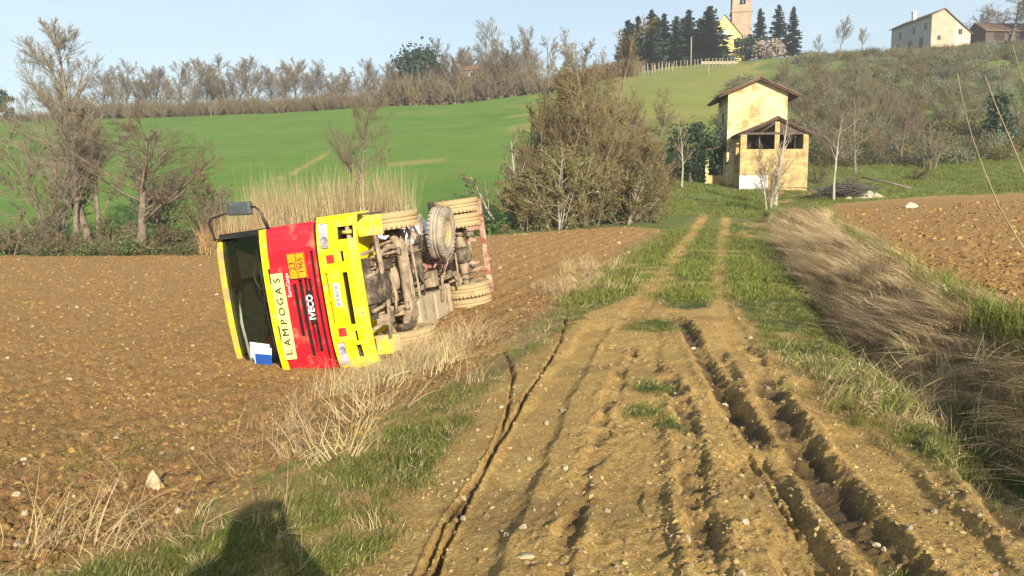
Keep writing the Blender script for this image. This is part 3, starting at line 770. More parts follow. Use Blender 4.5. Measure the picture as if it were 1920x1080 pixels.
# blades hang down the bank, towards the ditch and the camera
xb, yb = sample(9000, 1.5, 6.5, -4, 2.5, lambda x, y: gsample(GM['bank'], x, y))
x, y = np.concatenate([x, xb]), np.concatenate([y, yb])
_, _, tpar = pl_dist(x, y, DITCH)
LD = np.concatenate([[0], np.cumsum(np.hypot(*np.diff(DITCH, axis=0).T))])
i = np.clip(np.searchsorted(LD, tpar * LD[-1]) - 1, 0, len(DITCH) - 2)
tan = DITCH[i + 1] - DITCH[i]
hang = np.arctan2(tan[:, 1], tan[:, 0]) + math.pi / 2 + .55
gn_scatter('bank_thatch', 'long matted dead grass hanging down the bank over the ditch', xyz(x, y, .01), th, rng.uniform(.45, 1.05, len(x)) * np.clip(.45 + y / 20, 0, 2.0), np.c_[rng.normal(0, .12, len(x)), rng.normal(-.05, .12, len(x)), hang + 1.5 * (fbm(x * .8, y * .8, 301, 2) - .5) + 0.9 * (fbm(x * 3, y * 3, 303, 2) - .5) + rng.normal(0, .22, len(x))])
# dead tufts lying by the truck's bumper and in the left foreground
tb = [blade_mesh('long_straw_%s' % 'abc'[i], 22, .42, .10, (.9, .25), .0030, M_DRY, 5, hv=.5) for i in range(3)]
P = []
for (px, py, n, sx, sy) in ((775, 690, 90, .45, .5), (730, 720, 50, .4, .35), (830, 655, 40, .35, .4), (530, 875, 12, .4, .25), (660, 790, 16, .45, .3), (250, 1015, 16, .5, .12), (1100, 505, 40, .5, 1.4), (1060, 540, 40, .4, 1.0), (1850, 800, 14, .4, .5), (1760, 790, 10, .4, .3)):
    cx_, cy_ = cast(px, py, gz)
    P.append(np.c_[rng.normal(cx_, sx, n), rng.normal(cy_, sy, n)])
P = np.vstack(P)
gn_scatter('straw_tufts', 'long pale straw tufts beside the fallen truck and the field edge', xyz(P[:, 0], P[:, 1]), tb, rng.uniform(.5, 1.05, len(P)), rz(len(P), .5))
# ------------------------------------------------------------------ plants
M_BARK = mat('bark', (.085, .066, .045), (.17, .135, .095), 5, .95, bump=.6, c3=(.25, .21, .155))
M_BARK_PALE = mat('pale_bark', (.26, .22, .165), (.44, .39, .31), 4, .9, bump=.4)
M_TWIG = mat('twig', (.125, .095, .055), (.21, .165, .10), 1.5, .9, inst=.2)
M_TWIG_GREY = mat('grey_twig', (.150, .120, .080), (.24, .20, .14), 1.5, .9, inst=.2)
M_TWIG_OLIVE = mat('olive_twig', (.15, .11, .05), (.24, .185, .09), 1.5, .9, inst=.2)
M_LEAF_OLIVE = mat('olive_leaf', (.085, .085, .028), (.165, .155, .06), 2, .7, inst=.3, trans=.2)
M_LEAF_BUD = mat('bud_leaf', (.13, .105, .035), (.24, .195, .075), 1.3, .8, inst=.25, trans=.25)
M_LEAF_DARK = mat('evergreen_leaf', (.020, .040, .018), (.05, .075, .032), 2, .6, inst=.3)
M_LEAF_SILVER = mat('silver_leaf', (.13, .15, .08), (.24, .26, .15), 2, .7, inst=.3, trans=.1)
M_NEEDLE = mat('needles', (.020, .036, .022), (.055, .080, .045), 1.0, .7, inst=.3)
M_IVY = mat('weed_leaf', (.05, .095, .02), (.10, .16, .04), 2, .6, inst=.3, trans=.2)

def nrm(v): return v / (np.linalg.norm(v, axis=-1, keepdims=True) + 1e-9)

def grow(r, P, R, n, t0, t1, ang, lr, rr, k, up, wob, taper=.25, rmin=.004, shape=.6):
    """children of every branch: P (B,K+1,3), R (B,K+1)"""
    B, K = P.shape[0], P.shape[1] - 1
    Lp = np.linalg.norm(np.diff(P, axis=1), axis=2).sum(1)
    pi = np.repeat(np.arange(B), n); m = len(pi)
    t = t0 + (t1 - t0) * (np.tile((np.arange(n) + .5) / n, B) + r.uniform(-.5, .5, m) / n)
    s = np.clip(t * K, 0, K - 1e-4); i = s.astype(int); f = (s - i)[:, None]
    p = P[pi, i] * (1 - f) + P[pi, i + 1] * f
    tan = nrm(P[pi, i + 1] - P[pi, i]); rad0 = R[pi, i] * (1 - f[:, 0]) + R[pi, i + 1] * f[:, 0]
    v = r.normal(size=(m, 3)); v = nrm(v - (v * tan).sum(1)[:, None] * tan)
    a = r.normal(ang[0], ang[1], m)[:, None]
    d = np.cos(a) * tan + np.sin(a) * v
    ln = Lp[pi] * lr * (1 - shape * (t - t0) / max(t1 - t0, 1e-6)) * r.uniform(.65, 1.25, m)
    r0 = np.maximum(rad0 * rr, rmin)
    Q = np.zeros((m, k + 1, 3)); S = np.zeros((m, k + 1)); Q[:, 0] = p; S[:, 0] = r0
    for j in range(1, k + 1):
        d = nrm(d + np.array([0, 0, up]) / k + r.normal(0, wob, (m, 3)))
        p = p + d * (ln / k)[:, None]; Q[:, j] = p; S[:, j] = np.maximum(r0 * (1 - (1 - taper) * j / k), rmin * .6)
    return Q, S

def tubes(P, R, n=3):
    B, K1 = P.shape[:2]
    T = np.gradient(P, axis=1); T = nrm(T)
    ref = np.where(np.abs(T[..., 2:3]) > .85, np.array([1., 0, 0]), np.array([0, 0, 1.]))
    X = nrm(np.cross(T, ref)); Y = np.cross(T, X)
    a = 2 * np.pi * np.arange(n) / n
    V = P[:, :, None] + R[:, :, None, None] * (np.cos(a)[None, None, :, None] * X[:, :, None] + np.sin(a)[None, None, :, None] * Y[:, :, None])
    I = np.arange(B * K1 * n).reshape(B, K1, n)
    A, C = I[:, :-1], I[:, 1:]; A2, C2 = np.roll(A, -1, 2), np.roll(C, -1, 2)
    return V.reshape(-1, 3), np.stack([A, A2, C2, C], -1).reshape(-1, 4)

def spikes(P, R):
    """one three-sided needle per twig, bent twigs become one needle per piece"""
    a, b = P[:, :-1].reshape(-1, 3), P[:, 1:].reshape(-1, 3); r = R[:, :-1].reshape(-1)
    T = nrm(b - a); ref = np.where(np.abs(T[:, 2:3]) > .85, np.array([1., 0, 0]), np.array([0, 0, 1.]))
    X = nrm(np.cross(T, ref)); Y = np.cross(T, X); m = len(a)
    V = np.stack([a + X * r[:, None], a + (-X * .5 + Y * .87) * r[:, None], a + (-X * .5 - Y * .87) * r[:, None], b], 1).reshape(-1, 3)
    o = np.arange(m)[:, None] * 4
    return V, np.concatenate([o + np.array(q) for q in ((0, 1, 3), (1, 2, 3), (2, 0, 3))], 0)

def leaf_quads(r, C, size, flat=0.0, aspect=.6):
    n = len(C); d = nrm(r.normal(size=(n, 3))); e = nrm(np.cross(d, r.normal(size=(n, 3))))
    s = size * r.uniform(.5, 1.4, n)[:, None]
    V = np.stack([C - d * s, C + e * s * aspect, C + d * s, C - e * s * aspect], 1).reshape(-1, 3)
    return V, np.arange(n * 4).reshape(-1, 4)

def trunk_line(r, H, r0, k=10, lean=(0, 0), wob=.05, base=(0, 0, 0), tip=.12):
    d = nrm(np.array([lean[0], lean[1], 1.0])); p = np.array(base, float); P = [p]; R = [r0 * 1.25]
    for j in range(1, k + 1):
        d = nrm(d + r.normal(0, wob, 3) * np.array([1, 1, .3]) + np.array([0, 0, .06])); p = p + d * H / k
        P.append(p); R.append(r0 * (1 - (1 - tip) * j / k))
    return np.array(P)[None], np.array(R)[None]

def bare_tree_meshes(name, seed, H, r0, mtwig=None, mbark=None, n=(16, 9, 7, 5), ang=(.7, .65, .6), lr=(.45, .45, .42, .4), t0=.25, up=.6, wob=.09, stems=1, spread=.0, rtw=.006, lean=(0, 0), droop=0, leaves=0, leafm=None, leafsize=.05, trunk_h=1.0):
    """(trunk mesh, crown mesh[, leaf mesh])"""
    r = np.random.default_rng(seed)
    PT, RT = [], []
    for s in range(stems):
        a = r.uniform(0, 6.28)
        p, q = trunk_line(r, H * trunk_h * (1 if s == 0 else r.uniform(.6, .95)), r0 * (1 if s == 0 else r.uniform(.5, .9)), 10, (lean[0] + math.cos(a) * spread, lean[1] + math.sin(a) * spread), .05, (math.cos(a) * r0 * stems * .8, math.sin(a) * r0 * stems * .8, -.15))
        PT.append(p); RT.append(q)
    P0, R0 = np.concatenate(PT), np.concatenate(RT)
    P1, R1 = grow(r, P0, R0, n[0], t0, .98, (ang[0], .18), lr[0], .5, 7, up, wob, rmin=rtw * 2)
    P2, R2 = grow(r, P1, R1, n[1], .2, .97, (ang[1], .2), lr[1], .55, 4, up * .6 - droop, wob * 1.3, rmin=rtw * 1.4)
    P3, R3 = grow(r, P2, R2, n[2], .15, .97, (ang[2], .25), lr[2], .6, 2, up * .4 - droop, wob * 1.6, rmin=rtw)
    v0, q0 = tubes(P0, R0, 7); v1, q1 = tubes(P1, R1, 5)
    tm = mesh_np(name + '_trunk', np.vstack([v0, v1]), np.vstack([q0, q1 + len(v0)]), None, (mbark or M_BARK,), True)
    v2, q2 = tubes(P2, R2, 3); v3, t3 = spikes(P3, R3)
    V, Q, T = [v2, v3], [q2], [t3 + len(v2)]
    if n[3]:
        P4, R4 = grow(r, P3, R3, n[3], .2, .95, (ang[2], .3), lr[3], .8, 1, up * .3 - droop, wob, rmin=rtw * .7)
        v4, t4 = spikes(P4, R4); T.append(t4 + len(v2) + len(v3)); V.append(v4)
        E = P4[:, -1]
    else: E = P3[:, -1]
    cm = mesh_np(name + '_crown', np.vstack(V), np.vstack(Q), np.vstack(T), (mtwig or M_TWIG,))
    if leaves:
        k = r.choice(len(E), min(leaves, len(E)), replace=len(E) < leaves)
        v, q = leaf_quads(r, E[k] + r.normal(0, leafsize, (len(k), 3)), leafsize)
        return tm, cm, mesh_np(name + '_leaf', v, q, None, (leafm,))
    return tm, cm

def plant(name, meshes, loc, label, cat='tree', group=None, rot=0.0, scale=1.0, names=('trunk', 'crown', 'foliage')):
    e = empty(name, loc, (0, 0, rot)); e.scale = (scale,) * 3 if not hasattr(scale, '__len__') else scale
    for nm, me in zip(names, meshes):
        link(bpy.data.objects.new(nm, me), e)
    return tag(e, label, cat, group)

# two bare trees by the far edge of the left field
x, y, z = at(170, 46); H = height_to(52, 46, z)
plant('bare_tree', bare_tree_meshes('tall_bare', 8, H, .17, M_TWIG_GREY, M_BARK, n=(26, 16, 11, 5), ang=(.52, .55, .6), lr=(.36, .50, .46, .5), t0=.26, up=.8, rtw=.0085, stems=3, spread=.13), (x, y, z), 'tall upright bare tree at the far edge of the left field, top against the sky', 'tree', scale=(1.45, 1.45, 1.03))
x, y, z = at(258, 45); H = height_to(212, 45, z)
plant('bare_tree', bare_tree_meshes('spreading_bare', 12, H * .92, .21, M_TWIG, M_BARK, n=(18, 14, 10, 5), ang=(1.0, .75, .65), lr=(.70, .48, .46, .5), t0=.24, up=.3, rtw=.0075, trunk_h=.92), (x, y, z), 'low spreading bare tree with dark crooked limbs beside the tall one', 'tree', scale=(1.5, 1.5, 1.05))
# pollard beyond the reeds
x, y, z = at(680, 62); H = height_to(205, 62, z)
plant('pollard_tree', bare_tree_meshes('pollard', 21, H, .20, M_TWIG, M_BARK, n=(22, 12, 9, 4), ang=(.9, .65, .6), lr=(.55, .5, .5, .45), t0=.30, up=.6, rtw=.009), (x, y, z), 'small bare pollard tree on the green slope above the reeds', 'tree')

# thicket at the end of the left field: budding willows in front of taller bare trees
def thicket(px, d, top, seed, label, leaves=0, **k):
    x, y, z = at(px, d); H = height_to(top, d, z)
    a = dict(n=(17, 12, 9, 5), ang=(.74, .65, .65), lr=(.52, .50, .46, .45), t0=.08, up=.55, rtw=.0085, stems=3, spread=.22, mtwig=M_TWIG_OLIVE, mbark=M_BARK)
    a.update(k)
    return plant('thicket_tree', bare_tree_meshes('thicket_%d' % seed, seed, H, .10 + .006 * H, leaves=leaves, leafm=M_LEAF_BUD, leafsize=.045, **a), (x, y, z), label, 'tree', None)
thicket(1085, 45, 40, 31, 'tallest bare willow rising from the middle of the thicket', 2500, stems=3, spread=.22, n=(20, 12, 9, 5), lr=(.40, .45, .45, .45))
thicket(1010, 47, 75, 32, 'tall grey-brown bare tree at the left of the thicket', 0, stems=2, spread=.12, n=(20, 12, 8, 5), lr=(.36, .45, .45, .45), mtwig=M_TWIG)
thicket(1050, 43, 120, 36, 'rounded budding willow in the middle of the thicket, lower than the tallest', 2500)
thicket(1118, 43.5, 105, 37, 'rounded brown willow right of the tallest one in the thicket', 2500)
thicket(1185, 45, 190, 38, 'spreading brown willow over the right end of the thicket', 800)
thicket(1150, 46, 150, 33, 'bare brown tree at the right of the thicket', 1500, n=(15, 11, 9, 5))
thicket(960, 42, 255, 34, 'leaning crooked willow with pale limbs at the left edge of the thicket', 0, lean=(-.45, 0), stems=4, spread=.35, mbark=M_BARK_PALE, mtwig=M_TWIG, n=(13, 10, 8, 5), lr=(.5, .48, .46, .45))
thicket(1205, 44, 215, 35, 'low brown willow bush beside the track at the right end of the thicket', 2500)
for i, (px, d, top, lb) in enumerate(((985, 39.5, 300, 'dense olive bush at the left front of the thicket'), (1045, 39, 275, 'dense olive bush in the middle front of the thicket'), (1110, 39.5, 285, 'dense olive bush right of the middle in the thicket'), (1170, 40, 295, 'dense olive bush at the right front of the thicket'), (1215, 42, 320, 'small brushy bush nearest the track in the thicket'))):
    x, y, z = at(px, d); H = height_to(top, d, z)
    plant('thicket_bush', bare_tree_meshes('thicket_bush_%d' % i, 41 + i, H * 1.05, .05, M_TWIG_OLIVE, M_BARK_PALE if i % 2 else M_BARK, n=(10, 10, 7, 0), ang=(.75, .65, .7), lr=(.55, .5, .45, .4), t0=.04, up=.12, stems=8, spread=.62, rtw=.009, leaves=10000, leafm=M_LEAF_OLIVE if i % 2 else M_LEAF_BUD, leafsize=.048), (x, y, z), lb, 'bush', None, names=('stem', 'twigs', 'foliage'))

# skyline trees on the crest of the green hill and round the church
SK = [bare_tree_meshes('crest_%d' % i, 60 + i, 10, .16, (M_TWIG_GREY, M_TWIG)[i % 2], M_BARK, n=(22, 13, 9, 4), ang=(.75, .65, .65), lr=(.50, .48, .48, .45), t0=.16 + .04 * i, up=.55, rtw=.016) for i in range(5)]
def skytree(px, d, top, i, label, group=None, wide=1.0, name='bare_tree'):
    x, y, z = at(px, d); s = height_to(top, d, z) / 10.6
    return plant(name, SK[i % 5], (x, y, z - .2), label, 'tree', group, rot=px * .37, scale=(s * wide, s * wide, s))
CREST = [(62, 168, 168, 'small bare tree left of the tall bare tree, on the skyline'), (118, 166, 150, 'bare tree on the skyline behind the tall bare tree, left of its trunk'), (232, 168, 140, 'bare tree on the skyline just right of the tall bare tree'), (285, 165, 132, 'bare tree on the skyline above the low spreading tree'), (330, 167, 146, 'first low bare tree left of the broad pair on the skyline'), (372, 164, 155, 'second low bare tree left of the broad pair on the skyline'),
 (430, 165, 108, 'broad bare tree standing tallest on the left half of the skyline'), (478, 166, 116, 'broad bare tree close beside the tallest one on the left skyline'), (540, 164, 122, 'bare tree on the skyline above the truck cab'), (588, 166, 138, 'low bare tree on the skyline above the red cab panel'), (640, 165, 145, 'low bare tree on the skyline left of the pair with clear trunks'), (690, 167, 112, 'bare tree with a clear trunk on the skyline, left one of the pair'), (735, 168, 114, 'bare tree with a clear trunk on the skyline, right one of the pair'),
 (838, 172, 74, 'bare tree just right of the dark pine on the crest'), (878, 174, 92, 'bare tree behind the small crest farmhouse'), (925, 176, 50, 'large round-headed bare tree over the small crest farmhouse'), (985, 172, 52, 'bare tree on the crest behind the left of the thicket'), (1160, 188, 62, 'thin bare tree at the left end of the church spruces'), (1560, 182, 34, 'thin bare tree on the skyline between church and farmhouse'), (1600, 184, 52, 'low bare tree on the skyline left of the farmhouse'), (1520, 186, 66, 'low bare tree right of the church spruces')]
for i, (px, d, top, lb) in enumerate(CREST):
    skytree(px, d, top, i, lb, 'bare trees along the skyline', 1.25 if px in (430, 478, 925) else 1.0)
for i, (px, d, top, lb) in enumerate([(1805, 185, 22, 'bare tree between the farmhouse and the barn roof'), (1868, 178, -22, 'big bare tree rising out of the top right corner behind the barn'), (1915, 176, 2, 'bare tree at the right edge behind the barn')]):
    skytree(px, d, top, i + 2, lb, 'bare trees behind the barn', 1.9)

ORD = 'first second third fourth fifth sixth seventh eighth ninth tenth eleventh twelfth thirteenth fourteenth fifteenth sixteenth seventeenth eighteenth nineteenth twentieth'.split(); ORD += ['twenty-' + o for o in ORD[:9]] + ['thirtieth'] + ['thirty-' + o for o in ORD[:9]]
for i in range(34):                                      # the close row behind them, one like another
    px = 205 + i * 23.5 + random.uniform(-7, 7); top = np.interp(px, [200, 420, 560, 760, 900, 1000], [132, 122, 126, 126, 96, 90]) + random.uniform(-14, 30)
    skytree(px, random.uniform(168, 176), top, random.randrange(5), ORD[i] + ' tree from the left in the close bare row along the left skyline', 'close row of bare skyline trees', random.uniform(1.1, 1.5))
for i, (px, top, lb) in enumerate(((872, 96, 'bare tree in front of the left end of the small crest farmhouse'), (908, 84, 'bare tree in front of the middle of the small crest farmhouse'), (948, 78, 'bare tree in front of the right end of the small crest farmhouse'))):
    skytree(px, 161, top, i + 1, lb, None, 1.3)
# ivy-covered pole-like tree at the far left
def leafy(name, seed, W, H, n, leafm, size, clumps, label, loc, cat='tree', shape='ball', trunk=.15, group=None, stem_h=.25, rot=0.0):
    r = np.random.default_rng(seed)
    c = nrm(r.normal(size=(clumps, 3))) * r.uniform(.35, 1, clumps)[:, None] ** .6
    if shape == 'cone':
        tz = r.random(clumps) ** 1.3; a = r.uniform(0, 6.28, clumps); rr = (1 - tz) * r.uniform(.3, 1, clumps)
        c = np.c_[rr * np.cos(a), rr * np.sin(a), tz * 2 - 1]
    c = c * np.array([W / 2, W / 2, H * (1 - stem_h) / 2]) + np.array([0, 0, H * (stem_h + (1 - stem_h) / 2)])
    k = r.integers(0, clumps, n); cs = (min(W, H) * .5) * (2.1 / clumps ** .5)
    C = c[k] + r.normal(0, 1, (n, 3)) * cs * .55 * r.uniform(.5, 1.2, clumps)[k][:, None]
    C[:, 2] = np.maximum(C[:, 2], .02)
    v, q = leaf_quads(r, C, size)
    fm = mesh_np(name + '_foliage', v, q, None, (leafm,))
    P0, R0 = trunk_line(r, H * .9, trunk, 6, wob=.04)
    P1, R1 = grow(r, P0, R0, 10, .2, .95, (.9, .3), .45, .5, 3, .2, .1)
    v0, q0 = tubes(P0, R0, 6); v1, q1 = tubes(P1, R1, 4)
    tm = mesh_np(name + '_trunk', np.vstack([v0, v1]), np.vstack([q0, q1 + len(v0)]), None, (M_BARK,), True)
    return plant(name, (tm, fm), loc, label, cat, group, rot, names=('trunk', 'crown') if cat == 'tree' else ('stem', 'foliage'))
x, y, z = at(27, 150); H = height_to(152, 150, z)
leafy('ivy_tree', 5, 2.2, H, 1500, M_LEAF_DARK, .22, 16, 'slim dark ivy-clad tree alone at the far left of the skyline', (x, y, z), stem_h=.1)
x, y, z = at(790, 168); H = height_to(94, 168, z)
leafy('pine_tree', 8, 8.6, H, 4200, M_NEEDLE, .38, 26, 'dark green pine on the crest left of the small farmhouse', (x, y, z), stem_h=.22, trunk=.25)
x, y, z = at(830, 170); H = height_to(128, 170, z)
leafy('pine_tree', 9, 5.0, H, 1800, M_NEEDLE, .34, 14, 'lower dark pine at the right foot of the taller crest pine', (x, y, z), stem_h=.15, trunk=.2)

# spruces round the church
def spruce_meshes(seed, H=14.0, W=4.2, thin=1.0):
    r = np.random.default_rng(seed); V, Q = [], []
    n = 0
    for h in np.arange(.08, .99, .026):
        L = W / 2 * (1 - h) ** .8 * r.uniform(.75, 1.15) + .12
        for b in range(int(9 * thin)):
            a = r.uniform(0, 6.28); l_ = L * r.uniform(.55, 1.15); droop = -.32 + .5 * h
            d = np.array([math.cos(a), math.sin(a), 0]); s = np.array([-d[1], d[0], 0]); p = np.array([0, 0, h * H + r.normal(0, .12)])
            for j in range(4):
                t = (j + .6) / 4; c = p + d * l_ * t + np.array([0, 0, droop * l_ * t * t - .05])
                w = .16 + .42 * (1 - t) * l_ / 2; ln = l_ * .22
                tilt = r.normal(0, .22)
                V += [c - d * ln - s * w * .6, c - d * ln * .1 - s * w + np.array([0, 0, -.18 + tilt]), c + d * ln, c + s * w + np.array([0, 0, -.18 - tilt])]
                Q.append((n, n + 1, n + 2, n + 3)); n += 4
    cm = mesh_np('spruce_crown', np.array(V), np.array(Q), None, (M_NEEDLE,))
    P0, R0 = trunk_line(r, H, .22, 6, wob=.008, tip=.08); v, q = tubes(P0, R0, 7)
    return mesh_np('spruce_trunk', v, q, None, (M_BARK,), True), cm
SP = [spruce_meshes(80 + i, 14, 4.4 + .5 * i, (1.0, .8, 1.15)[i]) for i in range(3)]
SPR = [(1180, 198, 40, 2, 1.0, 'spruce filling the gap behind the left end of the dark row'), (1226, 199, 28, 2, 1.05, 'spruce filling the gap behind the middle of the dark row'), (1271, 199, 30, 2, 1.05, 'spruce filling the gap behind the right half of the dark row'),
       (1172, 186, 32, 1, 1.0, 'first spruce from the left in the dark row left of the church'), (1190, 192, 24, 0, 1.0, 'second spruce from the left in the dark row, close behind the first'), (1214, 187, 12, 0, 1.1, 'tall pointed spruce third from the left in the dark row'), (1238, 192, 20, 1, 1.0, 'fourth spruce of the dark row, slightly lower than its left neighbour'), (1260, 188, 26, 2, 1.0, 'fifth spruce of the dark row left of the church'), (1283, 189, 13, 1, 1.15, 'sixth spruce of the dark row, behind the tall pale pole'), (1303, 194, 30, 2, .9, 'lower spruce tucked behind the widest one'), (1320, 186, 7, 2, 1.35, 'widest dark spruce touching the yellow church'),
       (1412, 192, 10, 0, .85, 'spruce right of the bell tower, left one of three'), (1446, 193, 4, 1, .95, 'spruce right of the bell tower, middle one of three'), (1473, 192, 7, 0, .85, 'spruce right of the bell tower, right one of three')]
for px, d, top, i, w, lb in SPR:
    x, y, z = at(px, d); s = height_to(top, d, z) / 14.1
    plant('spruce_tree', SP[i], (x, y, z - .2), lb, 'tree', 'spruces round the church', rot=px * .7, scale=(s * w * 1.85, s * w * 1.85, s))
x, y, z = at(1388, 183); H = height_to(72, 183, z)
leafy('yew_bush', 14, 4.5, H, 1500, M_NEEDLE, .28, 14, 'round dark bush at the foot of the bell tower', (x, y, z), 'bush', stem_h=.05)
x, y, z = at(1432, 178); H = height_to(74, 178, z)
leafy('blossom_bush', 15, 6.2, H, 1600, mat('pinkish_twig', (.30, .235, .19), (.42, .34, .29), 1.2, .9, inst=.1), .26, 18, 'greyish pink budding bush right of the bell tower', (x, y, z), 'bush', stem_h=.05)

# big dark shrub left of the house, cypress and dark bushes on the right slope
x, y, z = at(1292, 67); H = height_to(226, 67, z)
leafy('evergreen_shrub', 16, 4.6, H, 4500, M_LEAF_DARK, .13, 30, 'large dark evergreen shrub at the left of the yellow house', (x, y, z), 'bush', stem_h=.02)
x, y, z = at(1858, 82); H = height_to(182, 82, z)
leafy('cypress_tree', 17, 3.9, H, 4200, M_LEAF_DARK, .15, 34, 'dark conical cypress on the terrace at the right', (x, y, z), 'tree', shape='cone', stem_h=.02)
x, y, z = at(1862, 168); H = height_to(80, 168, z)
leafy('laurel_bush', 18, 5.6, H, 1300, M_LEAF_DARK, .24, 14, 'wide dark bush below the barn roof', (x, y, z), 'bush', stem_h=.02)

# thin trees around the house
def thin_tree(px, d, top, seed, label, mbark=M_BARK_PALE, r0=.13, **k):
    x, y, z = at(px, d); H = height_to(top, d, z)
    a = dict(n=(13, 9, 7, 3), ang=(.75, .65, .6), lr=(.36, .48, .46, .4), t0=.30, up=.6, rtw=.009); a.update(k)
    plant('slim_tree', bare_tree_meshes('slim_%d' % seed, seed, H, r0, M_TWIG, mbark, **a), (x, y, z), label, 'tree')
thin_tree(1452, 52, 222, 91, 'pale straight pollarded trunk standing in front of the house', r0=.17, t0=.12, n=(15, 8, 6, 0), ang=(.45, .5, .5), lr=(.30, .5, .5, .4))
thin_tree(1438, 50, 270, 92, 'short twiggy sapling against the yellow wall of the house', r0=.06, t0=.1, n=(16, 8, 6, 0), ang=(.4, .5, .5), lr=(.42, .5, .5, .4), stems=3, spread=.12)
thin_tree(1558, 54, 205, 93, 'slim pale tree right of the house with a bare straight trunk', r0=.10, t0=.45)
thin_tree(1276, 64, 214, 94, 'slim leafless tree left of the house before the dark shrub', r0=.09)
thin_tree(1600, 70, 170, 95, 'bare tree on the slope right of the house', n=(16, 12, 9, 4), lr=(.50, .48, .46, .45), t0=.2, mbark=M_BARK)
thin_tree(1680, 75, 175, 96, 'bare brown tree above the far end of the right field', n=(16, 12, 9, 4), lr=(.50, .48, .46, .45), t0=.15, mbark=M_BARK)
thin_tree(1735, 72, 225, 97, 'low bare bushy tree above the right field, left of the terrace bank', n=(14, 9, 7, 0), lr=(.5, .45, .45, .4), t0=.08, stems=4, spread=.3, mbark=M_BARK)
thin_tree(1228, 58, 240, 98, 'bare brown sapling between the thicket and the house', n=(14, 9, 7, 0), lr=(.4, .45, .45, .4), t0=.15, mbark=M_BARK)
thin_tree(1640, 88, 150, 99, 'bare tree higher on the slope behind the stone heap', n=(16, 12, 9, 4), lr=(.50, .48, .46, .45), t0=.2, mbark=M_BARK)

SLOPE = [bare_tree_meshes('slope_%d' % i, 170 + i, 6, .09, (M_TWIG, M_TWIG_GREY, M_TWIG_OLIVE)[i], M_BARK, n=(16, 11, 8, 3), ang=(.75, .65, .65), lr=(.52, .5, .48, .45), t0=.12, up=.5, rtw=.013, stems=2, spread=.15) for i in range(3)]
SL_LB = ['low bare tree just above the right roof edge of the porch', 'bare tree on the slope straight above the dark brush heap', 'bare tree on the slope above the stone heap', 'bare tree in the scrub up and right of the stone heap', 'bare tree in the scrub above the bright white rock', 'bare tree in the scrub just left of the longest cane', 'bare tree in the scrub behind the top of the longest cane', 'bare tree in the scrub right of the dark cypress', 'bare tree on the slope beside the upper right corner of the yellow house', 'small bare tree high on the slope right of the yellow house roof', 'bare tree near the top of the scrub below the gap left of the farmhouse',
 'bare tree near the top of the scrub below the cream farmhouse gable', 'bare tree near the top of the scrub below the right end of the farmhouse', 'bare tree near the top of the scrub below the barn', 'bare tree on the upper slope below the three spruces right of the tower', 'bare tree at the top of the scrub below the left end of the farmhouse']
for i, (px, d, top) in enumerate(((1540, 78, 215), (1575, 92, 175), (1625, 76, 235), (1660, 98, 160), (1705, 90, 190), (1770, 96, 180), (1815, 100, 165), (1895, 92, 195), (1500, 96, 150), (1535, 112, 120), (1600, 118, 112), (1720, 120, 118), (1790, 126, 108), (1860, 120, 125), (1470, 128, 105), (1655, 134, 100), (1200, 82, 190), (1235, 90, 170))):
    x, y, z = at(px, d); s = height_to(top, d, z) / 6.2; s = min(max(s, .45), 1.3)
    plant('bare_tree', SLOPE[i % 3], (x, y, z - .1), SL_LB[i] if px > 1300 else ('bare brown tree on the slope behind the right end of the thicket' if px < 1220 else 'bare brown tree on the slope between thicket and dark shrub'), 'tree', None, rot=px * .3, scale=(s * 1.25, s * 1.25, s))
for i, (px, d, top, lb) in enumerate(((105, 48, 235, 'thin twiggy sapling left of the tall bare tree'), (320, 48, 262, 'thin twiggy sapling right of the low spreading tree'), (372, 49, 300, 'short twiggy sapling at the left end of the reeds'))):
    x, y, z = at(px, d); s = height_to(top, d, z) / 6.2
    plant('bare_sapling', SLOPE[i % 3], (x, y, z - .1), lb, 'tree', None, rot=px * .4, scale=(s * 1.2, s * 1.2, s))
# shrubs under the left trees and on the right slope
def shrub_meshes(seed, H, mt, ml, nl, size=.06, stems=7):
    return bare_tree_meshes('shrub_%d' % seed, seed, H, .04, mt, M_BARK, n=(10, 8, 6, 0), ang=(.55, .6, .7), lr=(.5, .5, .45, .4), t0=.04, up=.3, stems=stems, spread=.5, rtw=.012, leaves=nl, leafm=ml, leafsize=size)
SH = [shrub_meshes(110, 3.0, M_TWIG, M_LEAF_BUD, 700), shrub_meshes(111, 3.0, M_TWIG_OLIVE, M_LEAF_OLIVE, 1800, .07), shrub_meshes(112, 3.0, M_TWIG_GREY, M_LEAF_BUD, 200)]
def shrub(px, d, top, i, lb, wide=1.0, group=None):
    x, y, z = at(px, d); s = height_to(top, d, z) / 3.0
    plant('bare_shrub', SH[i], (x, y, z), lb, 'bush', group, rot=px * .31, scale=(s * wide, s * wide, s), names=('stem', 'twigs', 'foliage'))
